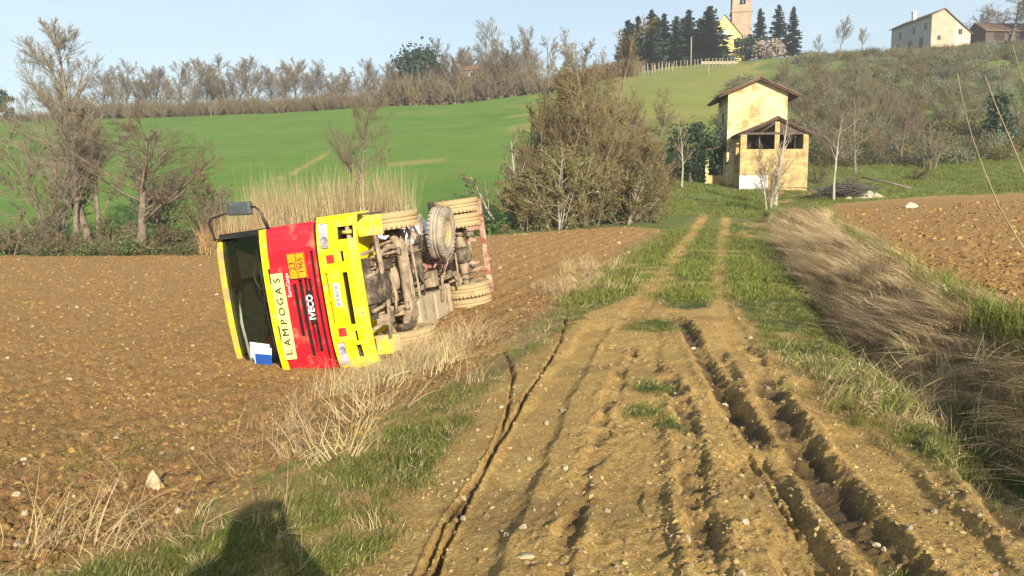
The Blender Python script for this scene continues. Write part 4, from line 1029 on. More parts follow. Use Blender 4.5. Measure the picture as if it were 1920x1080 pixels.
for px, d, top, i, w, lb in ((20, 44, 395, 0, 1.2, 'brown twiggy shrub at the left edge beyond the field'), (85, 46, 380, 2, 1.2, 'grey-brown shrub between the left edge and the tall bare tree'), (125, 44.5, 420, 0, 1.3, 'low brown shrub at the foot of the tall bare tree'), (215, 47, 400, 1, 1.3, 'low olive shrub between the two left bare trees'), (330, 46, 405, 1, 1.4, 'low green shrub right of the spreading bare tree'), (390, 47, 340, 2, .8, 'thin bare shrub between the spreading tree and the reeds'),
   (1530, 66, 300, 0, 1.0, 'brown shrub close to the right wall of the house'), (1720, 66, 308, 1, 1.2, 'rounded green-brown bush beyond the right field'), (1590, 62, 318, 0, 1.0, 'low brown bush behind the dark brush heap'), (1800, 86, 236, 0, 1.6, 'wide brown shrub on the terrace bank left of the cypress'), (1915, 88, 222, 0, 1.6, 'wide brown shrub on the terrace bank right of the cypress'), (1755, 84, 240, 2, 1.5, 'grey-brown shrub at the left end of the terrace bank')):
    shrub(px, d, top, i, lb, w)

# scrub in a mass: slope below the church, undergrowth on the crest, herbs under the trees
def unlinked(me): return bpy.data.objects.new(me.name, me)
def bush_proto(name, seed, n, m, size):
    r = np.random.default_rng(seed); c = nrm(r.normal(size=(9, 3))) * r.uniform(.3, .8, 9)[:, None]; c[:, 2] = np.abs(c[:, 2]) + .1
    C = c[r.integers(0, 9, n)] + r.normal(0, .26, (n, 3)); C[:, 2] = np.abs(C[:, 2])
    v, q = leaf_quads(r, C, size); return unlinked(mesh_np(name, v, q, None, (m,)))
def twig_proto(name, seed, m):
    r = np.random.default_rng(seed)
    P, R = trunk_line(r, 1.2, .02, 4, wob=.1)
    P = np.concatenate([trunk_line(r, r.uniform(.8, 1.4), .02, 4, (r.normal(0, .5), r.normal(0, .5)), .12)[0] for _ in range(8)]); R = np.repeat(R, 8, 0)
    P2, R2 = grow(r, P, R, 9, .15, .97, (.6, .2), .45, .7, 2, .3, .1, rmin=.012); P3, R3 = grow(r, P2, R2, 4, .2, .95, (.6, .2), .5, .8, 1, .2, .1, rmin=.01)
    a, t = spikes(P, R); b, u = spikes(P2, R2); c, w = spikes(P3, R3)
    return unlinked(mesh_np(name, np.vstack([a, b, c]), None, np.vstack([t, u + len(a), w + len(a) + len(b)]), (m,)))
OL = [bush_proto('olive_bush_%d' % i, 130 + i, 900, (M_LEAF_SILVER, M_LEAF_OLIVE, M_LEAF_BUD, M_LEAF_SILVER, M_LEAF_OLIVE)[i], .055) for i in range(5)]
TW = [twig_proto('twig_bush_%d' % i, 140 + i, (M_TWIG, M_TWIG_GREY, M_TWIG_OLIVE)[i]) for i in range(3)]
def polar(n, p0, p1, d0, d1):
    px, d = rng.uniform(p0, p1, n), rng.uniform(d0, d1, n); return (px - CX) / F * d, d, px
x, y, px = polar(5200, 1350, 2150, 74, 172)
k = (rng.random(len(x)) < (.28 + .70 * sstep(.42, .58, fbm(x * .06, y * .06, 201, 3))) * .8) & ~((px < 1520) & (y < 84)) & ~((px < 1480) & (y > 135))
x, y = x[k], y[k]
gn_scatter('slope_scrub', 'olive and brown scrub covering the slope below the church and farmhouse', xyz(x, y, -.1), OL + TW, rng.uniform(.6, 1.8, len(x)), rz(len(x)))
x, y, px = polar(22000, 1000, 2100, 47, 84)
k = (gsample(GM['scrub'], x, y) > .4) & (rng.random(len(x)) < .3 + .7 * sstep(.4, .6, fbm(x * .3, y * .3, 211, 3)))
x, y = x[k], y[k]
gn_scatter('meadow_grass', 'rough green grass on the meadow round the yellow house', xyz(x, y), tl, rng.uniform(1.5, 3.6, len(x)), rz(len(x), .1))
x, y, px = polar(2600, -330, 1190, 157, 178)
gn_scatter('crest_undergrowth', 'brown undergrowth along the foot of the skyline trees', xyz(x, y, -.2), TW, rng.uniform(1.5, 3.2, len(x)) * np.where(px < 150, .6, 1) * np.where((px > 730) & (px < 990), 1.7, 1), rz(len(x)))
x, y, px = polar(700, -330, 470, 43, 52)
gn_scatter('tree_foot_weeds', 'green weeds and brambles at the foot of the two left trees', xyz(x, y, -.05), [bush_proto('weed_a', 150, 160, M_IVY, .09), bush_proto('weed_b', 151, 160, M_LEAF_OLIVE, .08), TW[0]], rng.uniform(.35, .95, len(x)), rz(len(x)))
x, y, px = polar(120, 760, 960, 39, 44)
gn_scatter('valley_weeds', 'green weeds along the field edge left of the thicket', xyz(x, y, -.05), [bush_proto('weed_c', 152, 160, M_IVY, .09), bush_proto('weed_d', 153, 160, M_LEAF_OLIVE, .08)], rng.uniform(.4, .9, len(x)), rz(len(x)))

# reeds behind the truck
M_REED = mat('reed', (.30, .22, .11), (.52, .40, .22), 3, .8, inst=.3, trans=.15)
rd = [blade_mesh('reed_%s' % 'abc'[i], 14, 2.5 + .3 * i, .25, (.16, .08), .012, M_REED, 4, hv=.35) for i in range(3)]
rp_ = []
for px, d, n, sx, sy in ((450, 44.5, 60, .8, .9), (500, 45, 110, 1.0, 1.0), (570, 45, 130, 1.2, 1.0), (640, 45, 130, 1.1, 1.0), (700, 45, 100, .9, 1.0), (745, 45.5, 30, .4, 1)):
    x, y, z = at(px, d); rp_.append(np.c_[rng.normal(x, sx, n), rng.normal(y, sy, n)])
rp_ = np.vstack(rp_); kpx = rp_[:, 0] / rp_[:, 1] * F + CX; rp_ = rp_[(kpx > 392) & (kpx < 768)]
gn_scatter('dry_reeds', 'tall straw coloured reeds standing behind the truck', xyz(rp_[:, 0], rp_[:, 1]), rd, rng.uniform(.75, 1.3, len(rp_)) * np.where(np.abs(rp_[:, 0] / rp_[:, 1] * F + CX - 430) < 45, .72, 1), rz(len(rp_), .06))
x, y, px = polar(130, 388, 480, 43, 46)
gn_scatter('russet_reeds', 'reddish dead stalks at the left of the reeds', xyz(x, y), [blade_mesh('russet', 14, 1.3, .25, (.5, .2), .012, mat('russet_stalk', (.30, .17, .07), (.45, .27, .12), 3, .9, inst=.3), 4)], rng.uniform(.8, 1.3, len(x)), rz(len(x), .15))

# long bare canes bending over from the right edge of the upper field
M_CANE = mat('cane', (.25, .19, .115), (.38, .30, .20), 4, .8)
def cane(pts, d, r, label):
    P = []
    for i, (px, py) in enumerate(pts):
        dd = d + .25 * i; v = ray(px, py); k = dd / v[1]; P.append((v[0] * k, v[1] * k, HC + v[2] * k))
    x, y, z = P[-1]; P.append((x + .25, y, min(z - .4, gz1(x + .25, y)) - .05))
    o = MB().tube(P, [r * .35 + r * .65 * i / (len(P) - 1) for i in range(len(P))], 6).build('bramble_cane', M_CANE)
    tag(o, label, 'cane')
cane([(1795, 138), (1806, 195), (1822, 255), (1843, 315), (1872, 385), (1912, 455), (1960, 520)], 12, .016, 'long thin bare cane leaning over the right field, the left one')
cane([(1847, 142), (1868, 200), (1893, 258), (1918, 320), (1950, 400)], 12.6, .016, 'long thin bare cane at the right edge, beside a longer one')
cane([(1898, 82), (1908, 120), (1925, 170), (1950, 230)], 13, .013, 'short end of a thin cane at the right edge below the barn')
# ------------------------------------------------------------------ the overturned tanker truck
# truck axes: x = towards its own left side, y = rearwards, z = its own up; it lies on its right side
DUST = (.42, .315, .19)
M_RED = mat('red_paint', (.50, .010, .022), (.58, .014, .030), 2, .35, coat=.4, dirt=(.38, .20, .11), dirt_amt=.20, dscale=2.6)
M_YEL = mat('yellow_paint', (.86, .66, .004), (.92, .74, .008), 2, .4, coat=.3, dirt=(.44, .32, .14), dirt_amt=.22, dscale=3.2)
M_YELD = mat('yellow_dusty', (.78, .60, .02), (.82, .66, .03), 2, .5, dirt=DUST, dirt_amt=.45, dscale=5)
M_BLACK = mat('black_plastic', (.012, .012, .013), (.028, .027, .026), 6, .55, dirt=(.25, .18, .11), dirt_amt=.08)
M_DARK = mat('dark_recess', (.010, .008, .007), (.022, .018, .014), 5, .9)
M_TYRE = mat('dusty_tyre', (.05, .045, .04), (.12, .095, .065), 8, .9, bump=.4, dirt=(.40, .30, .155), dirt_amt=.85, dscale=3)
M_TYRE2 = mat('grey_tyre', (.16, .14, .12), (.28, .25, .21), 5, .9, bump=.3, dirt=(.40, .33, .24), dirt_amt=.5, dscale=4)
M_UNDER = mat('muddy_steel', (.10, .075, .055), (.24, .18, .12), 7, .9, bump=.5, dirt=(.36, .275, .18), dirt_amt=.55, dscale=4)
M_UNDER_D = mat('dark_muddy_steel', (.035, .028, .022), (.09, .068, .048), 7, .9, bump=.5, dirt=(.28, .21, .135), dirt_amt=.3, dscale=4)
M_RUST = mat('red_primer', (.20, .055, .045), (.30, .10, .075), 6, .85, dirt=(.46, .35, .25), dirt_amt=.45, dscale=5)
M_BOX = mat('dusty_box', (.33, .27, .17), (.44, .37, .25), 4, .8, bump=.15, dirt=(.38, .30, .19), dirt_amt=.5, dscale=3)
M_LAMP = mat('lamp_reflector', (.75, .76, .80), (.95, .95, .97), 9, .15, metal=.6)
M_LAMPG = mat('lamp_grey', (.22, .21, .26), (.30, .29, .34), 4, .3)
M_REFL = mat('red_reflector', (.55, .015, .02), (.70, .05, .04), 14, .3)
M_PLATE = mat('cream_plate', (.86, .74, .20), (.90, .80, .28), 3, .5)
M_ORANGE = mat('orange_plate', (.90, .26, .006), (.95, .34, .012), 4, .5)
M_INK = mat('black_ink', (.03, .028, .01), (.05, .045, .02), 8, .6)
M_WHITE = mat('white_letter', (.80, .80, .80), (.86, .86, .86), 4, .4)
M_PALEPINK = mat('pale_pink_letter', (.72, .42, .42), (.78, .50, .48), 4, .5)
M_REG = mat('registration_plate', (.56, .55, .48), (.70, .68, .58), 9, .5, dirt=(.45, .38, .25), dirt_amt=.4, dscale=9)
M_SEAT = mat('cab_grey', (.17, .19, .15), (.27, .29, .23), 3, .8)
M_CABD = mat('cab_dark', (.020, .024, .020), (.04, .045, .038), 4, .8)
M_TANK = mat('tank_white', (.70, .70, .68), (.78, .77, .74), 1.5, .4, coat=.2, dirt=(.42, .35, .25), dirt_amt=.2)
M_MIRROR_SHELL = mat('mirror_shell', (.045, .058, .06), (.08, .095, .10), 5, .45, dirt=(.3, .24, .16), dirt_amt=.15)
def glass_material():
    m, n, l, b = new_mat('windscreen_glass')
    t = n.new('ShaderNodeBsdfTransparent'); t.inputs[0].default_value = (.48, .54, .50, 1)
    g = n.new('ShaderNodeBsdfGlossy'); g.inputs['Roughness'].default_value = .03; g.inputs[0].default_value = (.9, .95, 1, 1)
    f = n.new('ShaderNodeLayerWeight')
    pw_ = n.new('ShaderNodeMath'); pw_.operation = 'POWER'; pw_.inputs[1].default_value = 4.0
    mr = n.new('ShaderNodeMath'); mr.operation = 'MULTIPLY_ADD'; mr.inputs[1].default_value = .9; mr.inputs[2].default_value = .05
    x = n.new('ShaderNodeMixShader')
    l.new(f.outputs[1], pw_.inputs[0]); l.new(pw_.outputs[0], mr.inputs[0]); l.new(mr.outputs[0], x.inputs[0]); l.new(t.outputs[0], x.inputs[1]); l.new(g.outputs[0], x.inputs[2])
    l.new(x.outputs[0], n['Material Output'].inputs['Surface'])
    return m
M_GLASS = glass_material()

TR = Matrix.Rotation(math.radians(-14), 3, 'Z') @ Matrix.Rotation(math.radians(2.9), 3, 'X') @ Matrix.Rotation(math.radians(-97.6), 3, 'Y')
TL = Vector((-2.2, 12.4, .315)) - TR @ Vector((0, 0, .3))
truck = empty('overturned_truck', TL, TR.to_euler())
tag(truck, 'red and yellow tanker truck lying on its side with its dusty underside showing', 'truck')
TK = truck
HWID = 1.15
def cv(u): return .10 * (abs(u) / HWID) ** 3
def front(u, w):
    """front face: upright below the windscreen, raked above it"""
    return cv(u) + (.0 if w < 1.95 else (w - 1.95) * .36) + (0.02 * (1.95 - w) if w < 1.95 else 0)
us9 = [-1.15, -1.0, -.8, -.4, 0, .4, .8, 1.0, 1.15]

# cab shell: sides, roof, rear wall, floor, windscreen frame
m = MB()
rows = [(.0, 1.0), (.0, 1.95)]
def ring(u, inset=0):
    k = (HWID - .03) / HWID
    return [(u, front(u, 1.0) + .03, 1.0), (u, front(u, 1.95) + .02, 1.95), (u * .97, front(u, 2.93) + .03, 2.93), (u * .95, .46 + cv(u), 3.05), (u * .95, 1.66, 3.07), (u, 1.72, 2.0), (u, 1.72, 1.0), (u, 1.5, .72), (u, .45, .72)]
for sgn in (-1, 1):
    R_ = ring(sgn * 1.13); f = list(range(len(R_)))
    m.add(R_, [tuple(f if sgn > 0 else reversed(f))])
nu = len(us9); vs = []; fs = []
cols = [ring(u * 1.13 / 1.15) for u in us9]
for c in cols: vs += c
L_ = len(cols[0])
for i in range(nu - 1):
    for a in (2, 3, 4, 5, 6, 7):
        fs.append((i * L_ + a, (i + 1) * L_ + a, (i + 1) * L_ + a + 1, i * L_ + a + 1))
m.add(vs, fs)
m.build('cab_shell', M_YEL, TK)
# windscreen surround (black seal, pillars) and yellow strip below it
m = MB().panel(us9, [1.93, 2.0, 2.1, 2.3, 2.5, 2.7, 2.93], [(-1.06, 1.06, 2.0, 2.88)], lambda u, w: front(u, w) + .012, .05)
m.build('windscreen_frame', M_BLACK, TK)
m = MB().panel([-1.075, -.7, -.35, 0, .35, .7, 1.075], [2.875, 2.96], [], lambda u, w: front(u, w) - .012, .05)
m.build('roof_edge', M_YELD, TK)
m = MB().panel([u * .985 for u in us9], [1.84, 1.955], [(-.62, -.38, 1.84, 1.885), (.28, .52, 1.84, 1.885)], lambda u, w: front(u, w) - .035, .05)
m.build('scuttle_strip', M_YEL, TK, .008)
for u0, u1 in ((-.62, -.38), (.28, .52)):
    MB().span((u0 + .003, .035, 1.84), (u1 - .003, .06, 1.883)).build('hinge_cover', M_BLACK, TK)
m = MB().panel([-1.065, -.8, -.4, 0, .4, .8, 1.065], [1.995, 2.2, 2.4, 2.6, 2.885], [], lambda u, w: front(u, w) + .035, .006)
m.build('windscreen', M_GLASS, TK)
for (u0, u1) in ((-.75, .1), (.0, .85)):      # wipers
    MB().tube([(u0, front(u0, 1.98) - .01, 1.98), (u0 + .05, front(u0, 2.03) + .005, 2.03), (u1, front(u1, 2.07) + .005, 2.07)], .009, 5).build('wiper', M_BLACK, TK)

# red front panel with grille slots
SL = [(-.58, .24, 1.435, 1.505), (-.92, .30, 1.33, 1.40), (-.86, .30, 1.18, 1.30), (-.98, .72, 1.085, 1.135)]
m = MB().panel([u * .98 for u in us9], [1.04, 1.15, 1.25, 1.4, 1.6, 1.84], SL + [(-.4, .0, 1.40, 1.41)], lambda u, w: front(u, w) - .02, .04)
m.build('front_panel', M_RED, TK, .006)
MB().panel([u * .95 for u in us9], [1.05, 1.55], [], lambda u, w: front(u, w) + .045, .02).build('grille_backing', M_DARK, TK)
for w in (1.17, 1.25):
    MB().span((-.9, .012, w - .006), (.7, .04, w + .006)).build('grille_bar', M_RED, TK)
# dark joint between the panel and bumper
MB().panel([u * .96 for u in us9], [.94, 1.045], [], lambda u, w: front(u, w) + .03, .03).build('bumper_gap', M_BLACK, TK)
# side corner pieces of the cab, red
for s in (-1, 1):
    MB().span((s * 1.10, .12, 1.04), (s * 1.15, .75, 1.86)).build('corner_panel', M_RED, TK, .015)
    MB().span((s * 1.132, .80, 1.0), (s * 1.155, 1.66, 1.95)).build('door_panel', M_RED, TK, .01)
    MB().span((s * 1.132, .70, 2.02), (s * 1.146, 1.5, 2.7)).build('side_window', M_CABD, TK, .01)
    MB().tube([(s * 1.155, 1.42, 1.7), (s * 1.18, 1.44, 1.7), (s * 1.18, 1.58, 1.7), (s * 1.155, 1.6, 1.7)], .012, 5).build('door_handle', M_BLACK, TK)

# yellow bumper
def bv(u, w): return -.12 + .16 * (abs(u) / 1.2) ** 4 + (.05 * (.42 - w) / .12 if w < .42 else 0) + (.03 if w > .88 else 0)
HB = [(.72, 1.10, .745, .905), (-1.10, -.72, .745, .905), (-.02, .36, .835, .885), (-.44, -.08, .835, .885), (-.46, .34, .50, .60), (-.98, -.78, .48, .58), (.50, .66, .52, .58), (-.72, -.56, .50, .555), (.83, 1.02, .34, .60)]
m = MB().panel([-1.2, -1.12, -1.0, -.8, -.5, 0, .5, .8, 1.0, 1.12, 1.2], [.30, .36, .42, .43, .65, .88, .95], HB, bv, .06)
m.build('bumper', M_YEL, TK, .008)
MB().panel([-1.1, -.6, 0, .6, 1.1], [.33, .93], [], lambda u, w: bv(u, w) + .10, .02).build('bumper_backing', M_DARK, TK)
for s in (-1, 1):
    MB().span((s * 1.2, .02, .33), (s * 1.17, .62, .93)).build('bumper_end', M_YEL, TK, .02)
    h = MB().panel([-.182, 0, .182], [-.074, .074], [], lambda u, w: 0, .05).build('headlight', M_LAMP, TK, .004, loc=(s * .91, bv(.92, .83) + .028, .825))
    MB().lathe([(0, .0), (.0, .05), (-.012, .054), (-.012, .058), (0, .06)], (-.06 * s, -.004, 0), 16, 'Y').build('lamp_bowl', M_LAMPG, h)
    MB().lathe([(0, .0), (.0, .03), (-.01, .034), (-.01, .04), (0, .042)], (.075 * s, -.004, .0), 14, 'Y').build('lamp_bowl', M_LAMP, h)
    MB().span((-.178, -.006, -.07), (-.128, .01, .07)).build('indicator', M_LAMPG, h)
    MB().span((s * .56 - .065, bv(.56, .74) - .016, .675), (s * .56 + .065, bv(.56, .74) + .03, .80)).build('marker_reflector', M_REFL, TK, .006)
MB().span((-.17, bv(0, .72) - .016, .655), (.20, bv(0, .72) - .003, .765)).build('registration_plate', M_REG, TK, .002)
MB().tube([(.93, .02, .5), (.93, -.06, .48), (.93, -.12, .40), (.93, -.10, .33)], .028, 7).build('tow_hook', M_YELD, TK)
MB().tube([(1.0, .0, .44), (.78, -.05, .40)], .035, 7).build('tow_bar', M_RUST, TK)
for u in (-.88, -.3, .4, .8):
    MB().tube([(u, bv(u, .36) - .006, .37), (u, bv(u, .36) + .02, .37)], .012, 6).build('bumper_bolt', M_DARK, TK)

# plates and lettering
def text(body, size, loc, mat_, parent, name='lettering', ax='CENTER', xs=1.0, bold=0.0, ex=.002):
    cu = bpy.data.curves.new(name, 'FONT'); cu.body = body; cu.size = size; cu.align_x = ax; cu.align_y = 'CENTER'; cu.extrude = ex; cu.offset = bold; cu.resolution_u = 3
    cu.materials.append(mat_)
    t_ = bpy.data.objects.new(name, cu); me = bpy.data.meshes.new_from_object(t_); bpy.data.objects.remove(t_); me.name = name
    o = bpy.data.objects.new(name, me); link(o, parent); o.location = loc; o.rotation_euler = (math.pi / 2, 0, 0); o.scale = (xs, 1, 1)
    return o
y0 = -.046
pl = MB().span((-.68, 0, -.10), (.68, .02, .10)).build('name_plate', M_PLATE, TK, .003, loc=(-.24, y0, 1.725))
for i, ch in enumerate('LAMPOGAS'):
    for q in (-1, 0, 1): text(ch, .165, (-.57 + i * .163 + q * .0045, -.004 - .0004 * q, q * .002), M_INK, pl)
op = MB().span((-.20, 0, -.15), (.20, .015, .15)).build('hazard_plate', M_ORANGE, TK, .002, loc=(.52, -.045, 1.35))
MB().span((-.195, -.005, -.006), (.195, .002, .006)).build('divider', M_INK, op)
for x0, x1, z0, z1 in ((-.2, .2, .138, .149), (-.2, .2, -.149, -.138), (-.199, -.188, -.137, .137), (.188, .199, -.137, .137)):
    MB().span((x0, -.004, z0), (x1, .002, z1)).build('plate_border', M_INK, op)
text('23', .145, (0, -.003, .070), M_INK, op, bold=.001); text('1965', .125, (0, -.003, -.072), M_INK, op, bold=.001)
MB().span((-.40, -.012, 1.185), (.12, .02, 1.295)).build('badge_bar', M_DARK, TK)
text('IVECO', .145, (-.14, -.016, 1.24), M_WHITE, TK, xs=.95, bold=.003, ex=.006)
text('EuroCargo', .085, (.24, -.024, 1.56), M_PALEPINK, TK, bold=.002)
for u, w_ in ((-.13, .05), (-.06, .035), (.0, .05), (.055, .03), (.13, .05)):
    MB().span((u - w_ / 2, bv(0, .72) - .018, .685), (u + w_ / 2, bv(0, .72) - .0155, .735)).build('plate_mark', M_LAMPG, TK)

# inside the cab
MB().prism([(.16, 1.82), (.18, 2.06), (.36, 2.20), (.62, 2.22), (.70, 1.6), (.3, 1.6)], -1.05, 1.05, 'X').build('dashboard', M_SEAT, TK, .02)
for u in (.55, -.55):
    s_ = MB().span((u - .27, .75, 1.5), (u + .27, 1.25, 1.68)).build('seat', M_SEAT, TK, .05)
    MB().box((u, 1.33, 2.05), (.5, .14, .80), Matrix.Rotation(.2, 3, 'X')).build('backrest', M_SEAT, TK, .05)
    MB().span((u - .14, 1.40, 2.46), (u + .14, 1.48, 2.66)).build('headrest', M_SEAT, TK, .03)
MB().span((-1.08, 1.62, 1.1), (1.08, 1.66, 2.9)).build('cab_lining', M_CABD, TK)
MB().span((.2, front(.5, 2.72) + .10, 2.62), (.95, front(.5, 2.72) + .12, 2.78)).build('sun_visor', M_CABD, TK, .01)
w_ = MB()
ring_p = [Vector((.40 + .21 * math.cos(a), .34 + .08 * math.sin(a), 2.22 + .17 * math.sin(a))) for a in np.linspace(0, 2 * math.pi, 21)]
w_.tube(ring_p, .018, 6, False); w_.tube([(.20, .34, 2.22), (.60, .34, 2.22)], .02, 6); w_.tube([(.40, .34, 2.22), (.40, .5, 1.9)], .03, 6)
w_.build('steering_wheel', M_REG, TK)
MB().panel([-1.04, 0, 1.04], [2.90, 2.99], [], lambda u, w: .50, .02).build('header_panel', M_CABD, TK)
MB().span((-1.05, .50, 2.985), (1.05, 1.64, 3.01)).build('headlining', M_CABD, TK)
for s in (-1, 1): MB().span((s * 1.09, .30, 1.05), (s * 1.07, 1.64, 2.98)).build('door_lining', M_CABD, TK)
MB().prism([(.48, 2.90), (1.2, 2.78), (1.25, 2.97), (.48, 2.98)], -.85, .25, 'X').build('roof_band', M_SEAT, TK, .02)  # lighter grey-green band under the cab roof, seen through the windscreen
MB().prism([(.6, 2.93), (1.5, 2.62), (1.5, 2.97), (.6, 2.975)], .36, .95, 'X').build('roof_locker', M_SEAT, TK, .02)
MB().tube([(-.95, .33, 2.66), (-.3, .31, 2.70), (.2, .33, 2.64)], .03, 6).build('curtain_rail', M_SEAT, TK)
# mirror on two arms on the upper side
MB().tube([(1.06, .24, 2.86), (1.22, .20, 2.86), (1.36, .14, 2.84), (1.42, .12, 2.78), (1.47, .10, 2.42)], .017, 6).build('mirror_arm', M_BLACK, TK)
MB().tube([(1.13, .10, 1.80), (1.28, .08, 1.84), (1.42, .08, 1.88), (1.50, .09, 1.96), (1.53, .10, 2.12)], [.03, .025, .018, .017, .017], 6).build('mirror_arm', M_BLACK, TK)
h = MB().box((1.51, .11, 2.24), (.21, .11, .42), Matrix.Rotation(.1, 3, 'Y')).build('mirror', M_MIRROR_SHELL, TK, .035)
MB().box((1.51, .17, 2.24), (.16, .008, .36)).build('mirror_glass', M_LAMP, h)

# wheels
def tyre_mesh(m_):
    b = MB(); W, R_ = .26, .475
    prof = [(-W / 2 + .02, .27), (-W / 2, .30), (-W / 2 - .012, .38), (-W / 2 + .004, .445), (-W / 2 + .03, R_)]
    for k in (-1, 0, 1):
        c = k * .058; prof += [(c - .022, R_ + .003), (c + .016, R_ + .003), (c + .018, R_ - .014), (c + .034, R_ - .014)] if k < 1 else [(c - .022, R_ + .003), (c + .022, R_ + .003)]
    prof += [(W / 2 - .03, R_), (W / 2 - .004, .445), (W / 2 + .012, .38), (W / 2, .30), (W / 2 - .02, .27)]
    b.lathe(prof, n=48)
    for k in range(36):                               # shoulder lugs
        a = 2 * math.pi * k / 36
        for s in (-1, 1):
            b.box((s * .105, (R_ + .001) * math.cos(a), (R_ + .001) * math.sin(a)), (.055, .05, .012), Matrix.Rotation(a - math.pi / 2, 3, 'X'))
    return b.mesh('tyre', m_)
def rim_mesh(m_, dish=.06):
    b = MB()
    b.lathe([(-.12, .272), (-.125, .285), (-.10, .275), (-.09, .245), (.0, .235), (.09, .245), (.10, .275), (.125, .285), (.12, .272)], n=32)
    b.lathe([(.07, .24), (.06, .20), (.06 - dish, .15), (.075 - dish, .12), (.11 - dish, .10), (.13 - dish, .065), (.13 - dish, .0)], n=24)
    for k in range(8):
        a = 2 * math.pi * k / 8; b.tube([(.06 - dish, .135 * math.cos(a), .135 * math.sin(a)), (.10 - dish, .135 * math.cos(a), .135 * math.sin(a))], .016, 6)
    return b.mesh('rim', m_)
TY, TY2 = tyre_mesh(M_TYRE), tyre_mesh(M_TYRE2)
RIM = rim_mesh(mat('rim_paint', (.50, .38, .02), (.62, .48, .04), 3, .6, dirt=(.36, .28, .16), dirt_amt=.75, dscale=5))
def wheel(loc, rot=(0, 0, 0), ty=TY, name='wheel', sc_=1.0):
    e = empty(name, loc, rot); e.parent = TK; e.scale = (sc_,) * 3
    link(bpy.data.objects.new('tyre', ty), e); link(bpy.data.objects.new('rim', RIM), e)
    return e
FV, RV = 1.42, 5.0
BEFORE = set(TK.children)
wheel((.98, FV, .48)); wheel((-.98, FV, .48), (0, 0, math.pi))
for u in (.72, 1.02): wheel((u, RV, .48), ty=TY); wheel((-u, RV, .48), (0, 0, math.pi), ty=TY)
wheel((.60, 3.02, .16), (0, math.radians(97), math.radians(-14)), TY2, 'spare_wheel', 1.0)
MB().tube([(.60, 3.02, .60), (.60, 3.02, .10)], .02, 6).build('spare_wheel_winch', M_UNDER_D, TK)
MB().span((.30, 2.98, .50), (1.0, 3.06, .55)).build('spare_wheel_carrier', M_UNDER, TK)

# chassis
for s in (-1, 1):
    m = MB().span((s * .40, .15, .66), (s * .36, 6.6, .90)).span((s * .36, .15, .66), (s * .31, 6.6, .675)).span((s * .36, .15, .885), (s * .31, 6.6, .90))
    m.build('chassis_rail', M_UNDER, TK)
for v in (.25, .9, 1.75, 2.5, 3.5, 4.3, 5.7, 6.5):
    MB().tube([(-.36, v, .78), (.36, v, .78)], .05, 8).build('cross_member', M_UNDER, TK)
m = MB().tube([(-.86, FV, .47), (-.70, FV, .45), (-.50, FV, .36), (.50, FV, .36), (.70, FV, .45), (.86, FV, .47)], [.06, .07, .075, .075, .07, .06], 8)
m.build('front_axle', M_UNDER, TK)
for s in (-1, 1):
    for v0, v1 in ((FV - .75, FV + .75), (RV - .75, RV + .75)):
        m = MB()
        for k in range(3):
            q = .72 - .22 * k; c = (v0 + v1) / 2
            m.tube([(s * .46, c - q, .58 + .0 * k + .02), (s * .46, c - q * .5, .50 - .03 * k), (s * .46, c, .475 - .035 * k), (s * .46, c + q * .5, .50 - .03 * k), (s * .46, c + q, .60)], .024, 5)
        m.build('leaf_spring', M_UNDER, TK)
        for dv in (-.07, .07):
            MB().tube([(s * .40, (v0 + v1) / 2 + dv, .56), (s * .40, (v0 + v1) / 2 + dv, .33), (s * .52, (v0 + v1) / 2 + dv, .33), (s * .52, (v0 + v1) / 2 + dv, .56)], .014, 5).build('spring_clamp', M_UNDER_D, TK)
    MB().tube([(s * .56, FV - .12, .42), (s * .60, FV - .05, .85)], .04, 8).build('shock_absorber', M_UNDER, TK)
    MB().lathe([(-.05, .08), (-.05, .15), (.05, .15), (.05, .08)], (s * .80, FV, .47), 16).build('brake_drum', M_UNDER_D, TK)
    MB().lathe([(-.09, .0), (-.09, .10), (.02, .10), (.06, .04), (.06, 0)], (s * .62, FV + .22, .56), 12, 'Y').build('brake_chamber', M_UNDER, TK)
    MB().lathe([(-.10, .0), (-.10, .11), (.03, .11), (.07, .04), (.07, 0)], (s * .50, RV - .30, .56), 12, 'Y').build('brake_chamber', M_UNDER, TK)
MB().tube([(-.78, FV + .17, .40), (.78, FV + .17, .40)], .024, 7).build('track_rod', M_UNDER, TK)
MB().tube([(.62, FV - .30, .56), (.66, FV + .10, .46)], .026, 7).build('drag_link', M_UNDER, TK)
MB().prism([(.15, .70), (.25, .40), (.62, .36), (1.05, .46), (1.15, .8)], -.24, .20, 'X').build('oil_sump', M_UNDER_D, TK, .03)
MB().span((-.30, .10, .70), (.30, 1.3, 1.0)).build('engine_block', M_UNDER_D, TK, .03)
MB().lathe([(-.42, .12), (-.38, .22), (-.18, .24), (-.10, .19), (.12, .18), (.30, .15), (.38, .09), (.40, .0)], (0, 1.85, .70), 18, 'Y').build('gearbox', M_UNDER, TK)
MB().span((-.48, .30, .45), (.48, .36, .98)).build('radiator', M_UNDER_D, TK, .01)
for i, (u, w) in enumerate(((-.62, .50), (-.34, .46), (.2, .48), (.55, .5))):
    MB().tube([(u, .20, w), (u + .02, .55, w - .02), (u + .12, .85, w + .04)], .03, 7).build('hose', M_UNDER, TK)
MB().tube([(0, 2.2, .66), (0, 3.0, .62)], .05, 10).tube([(0, 2.98, .62), (0, 3.08, .62)], .085, 10).tube([(0, 3.06, .62), (0, 4.72, .52)], .05, 10).build('drive_shaft', M_RUST, TK)
ra = MB().tube([(-.82, RV, .48), (-.35, RV, .48), (-.2, RV, .48), (.2, RV, .48), (.35, RV, .48), (.82, RV, .48)], [.075, .08, .12, .12, .08, .075], 10).build('rear_axle', M_UNDER, TK)
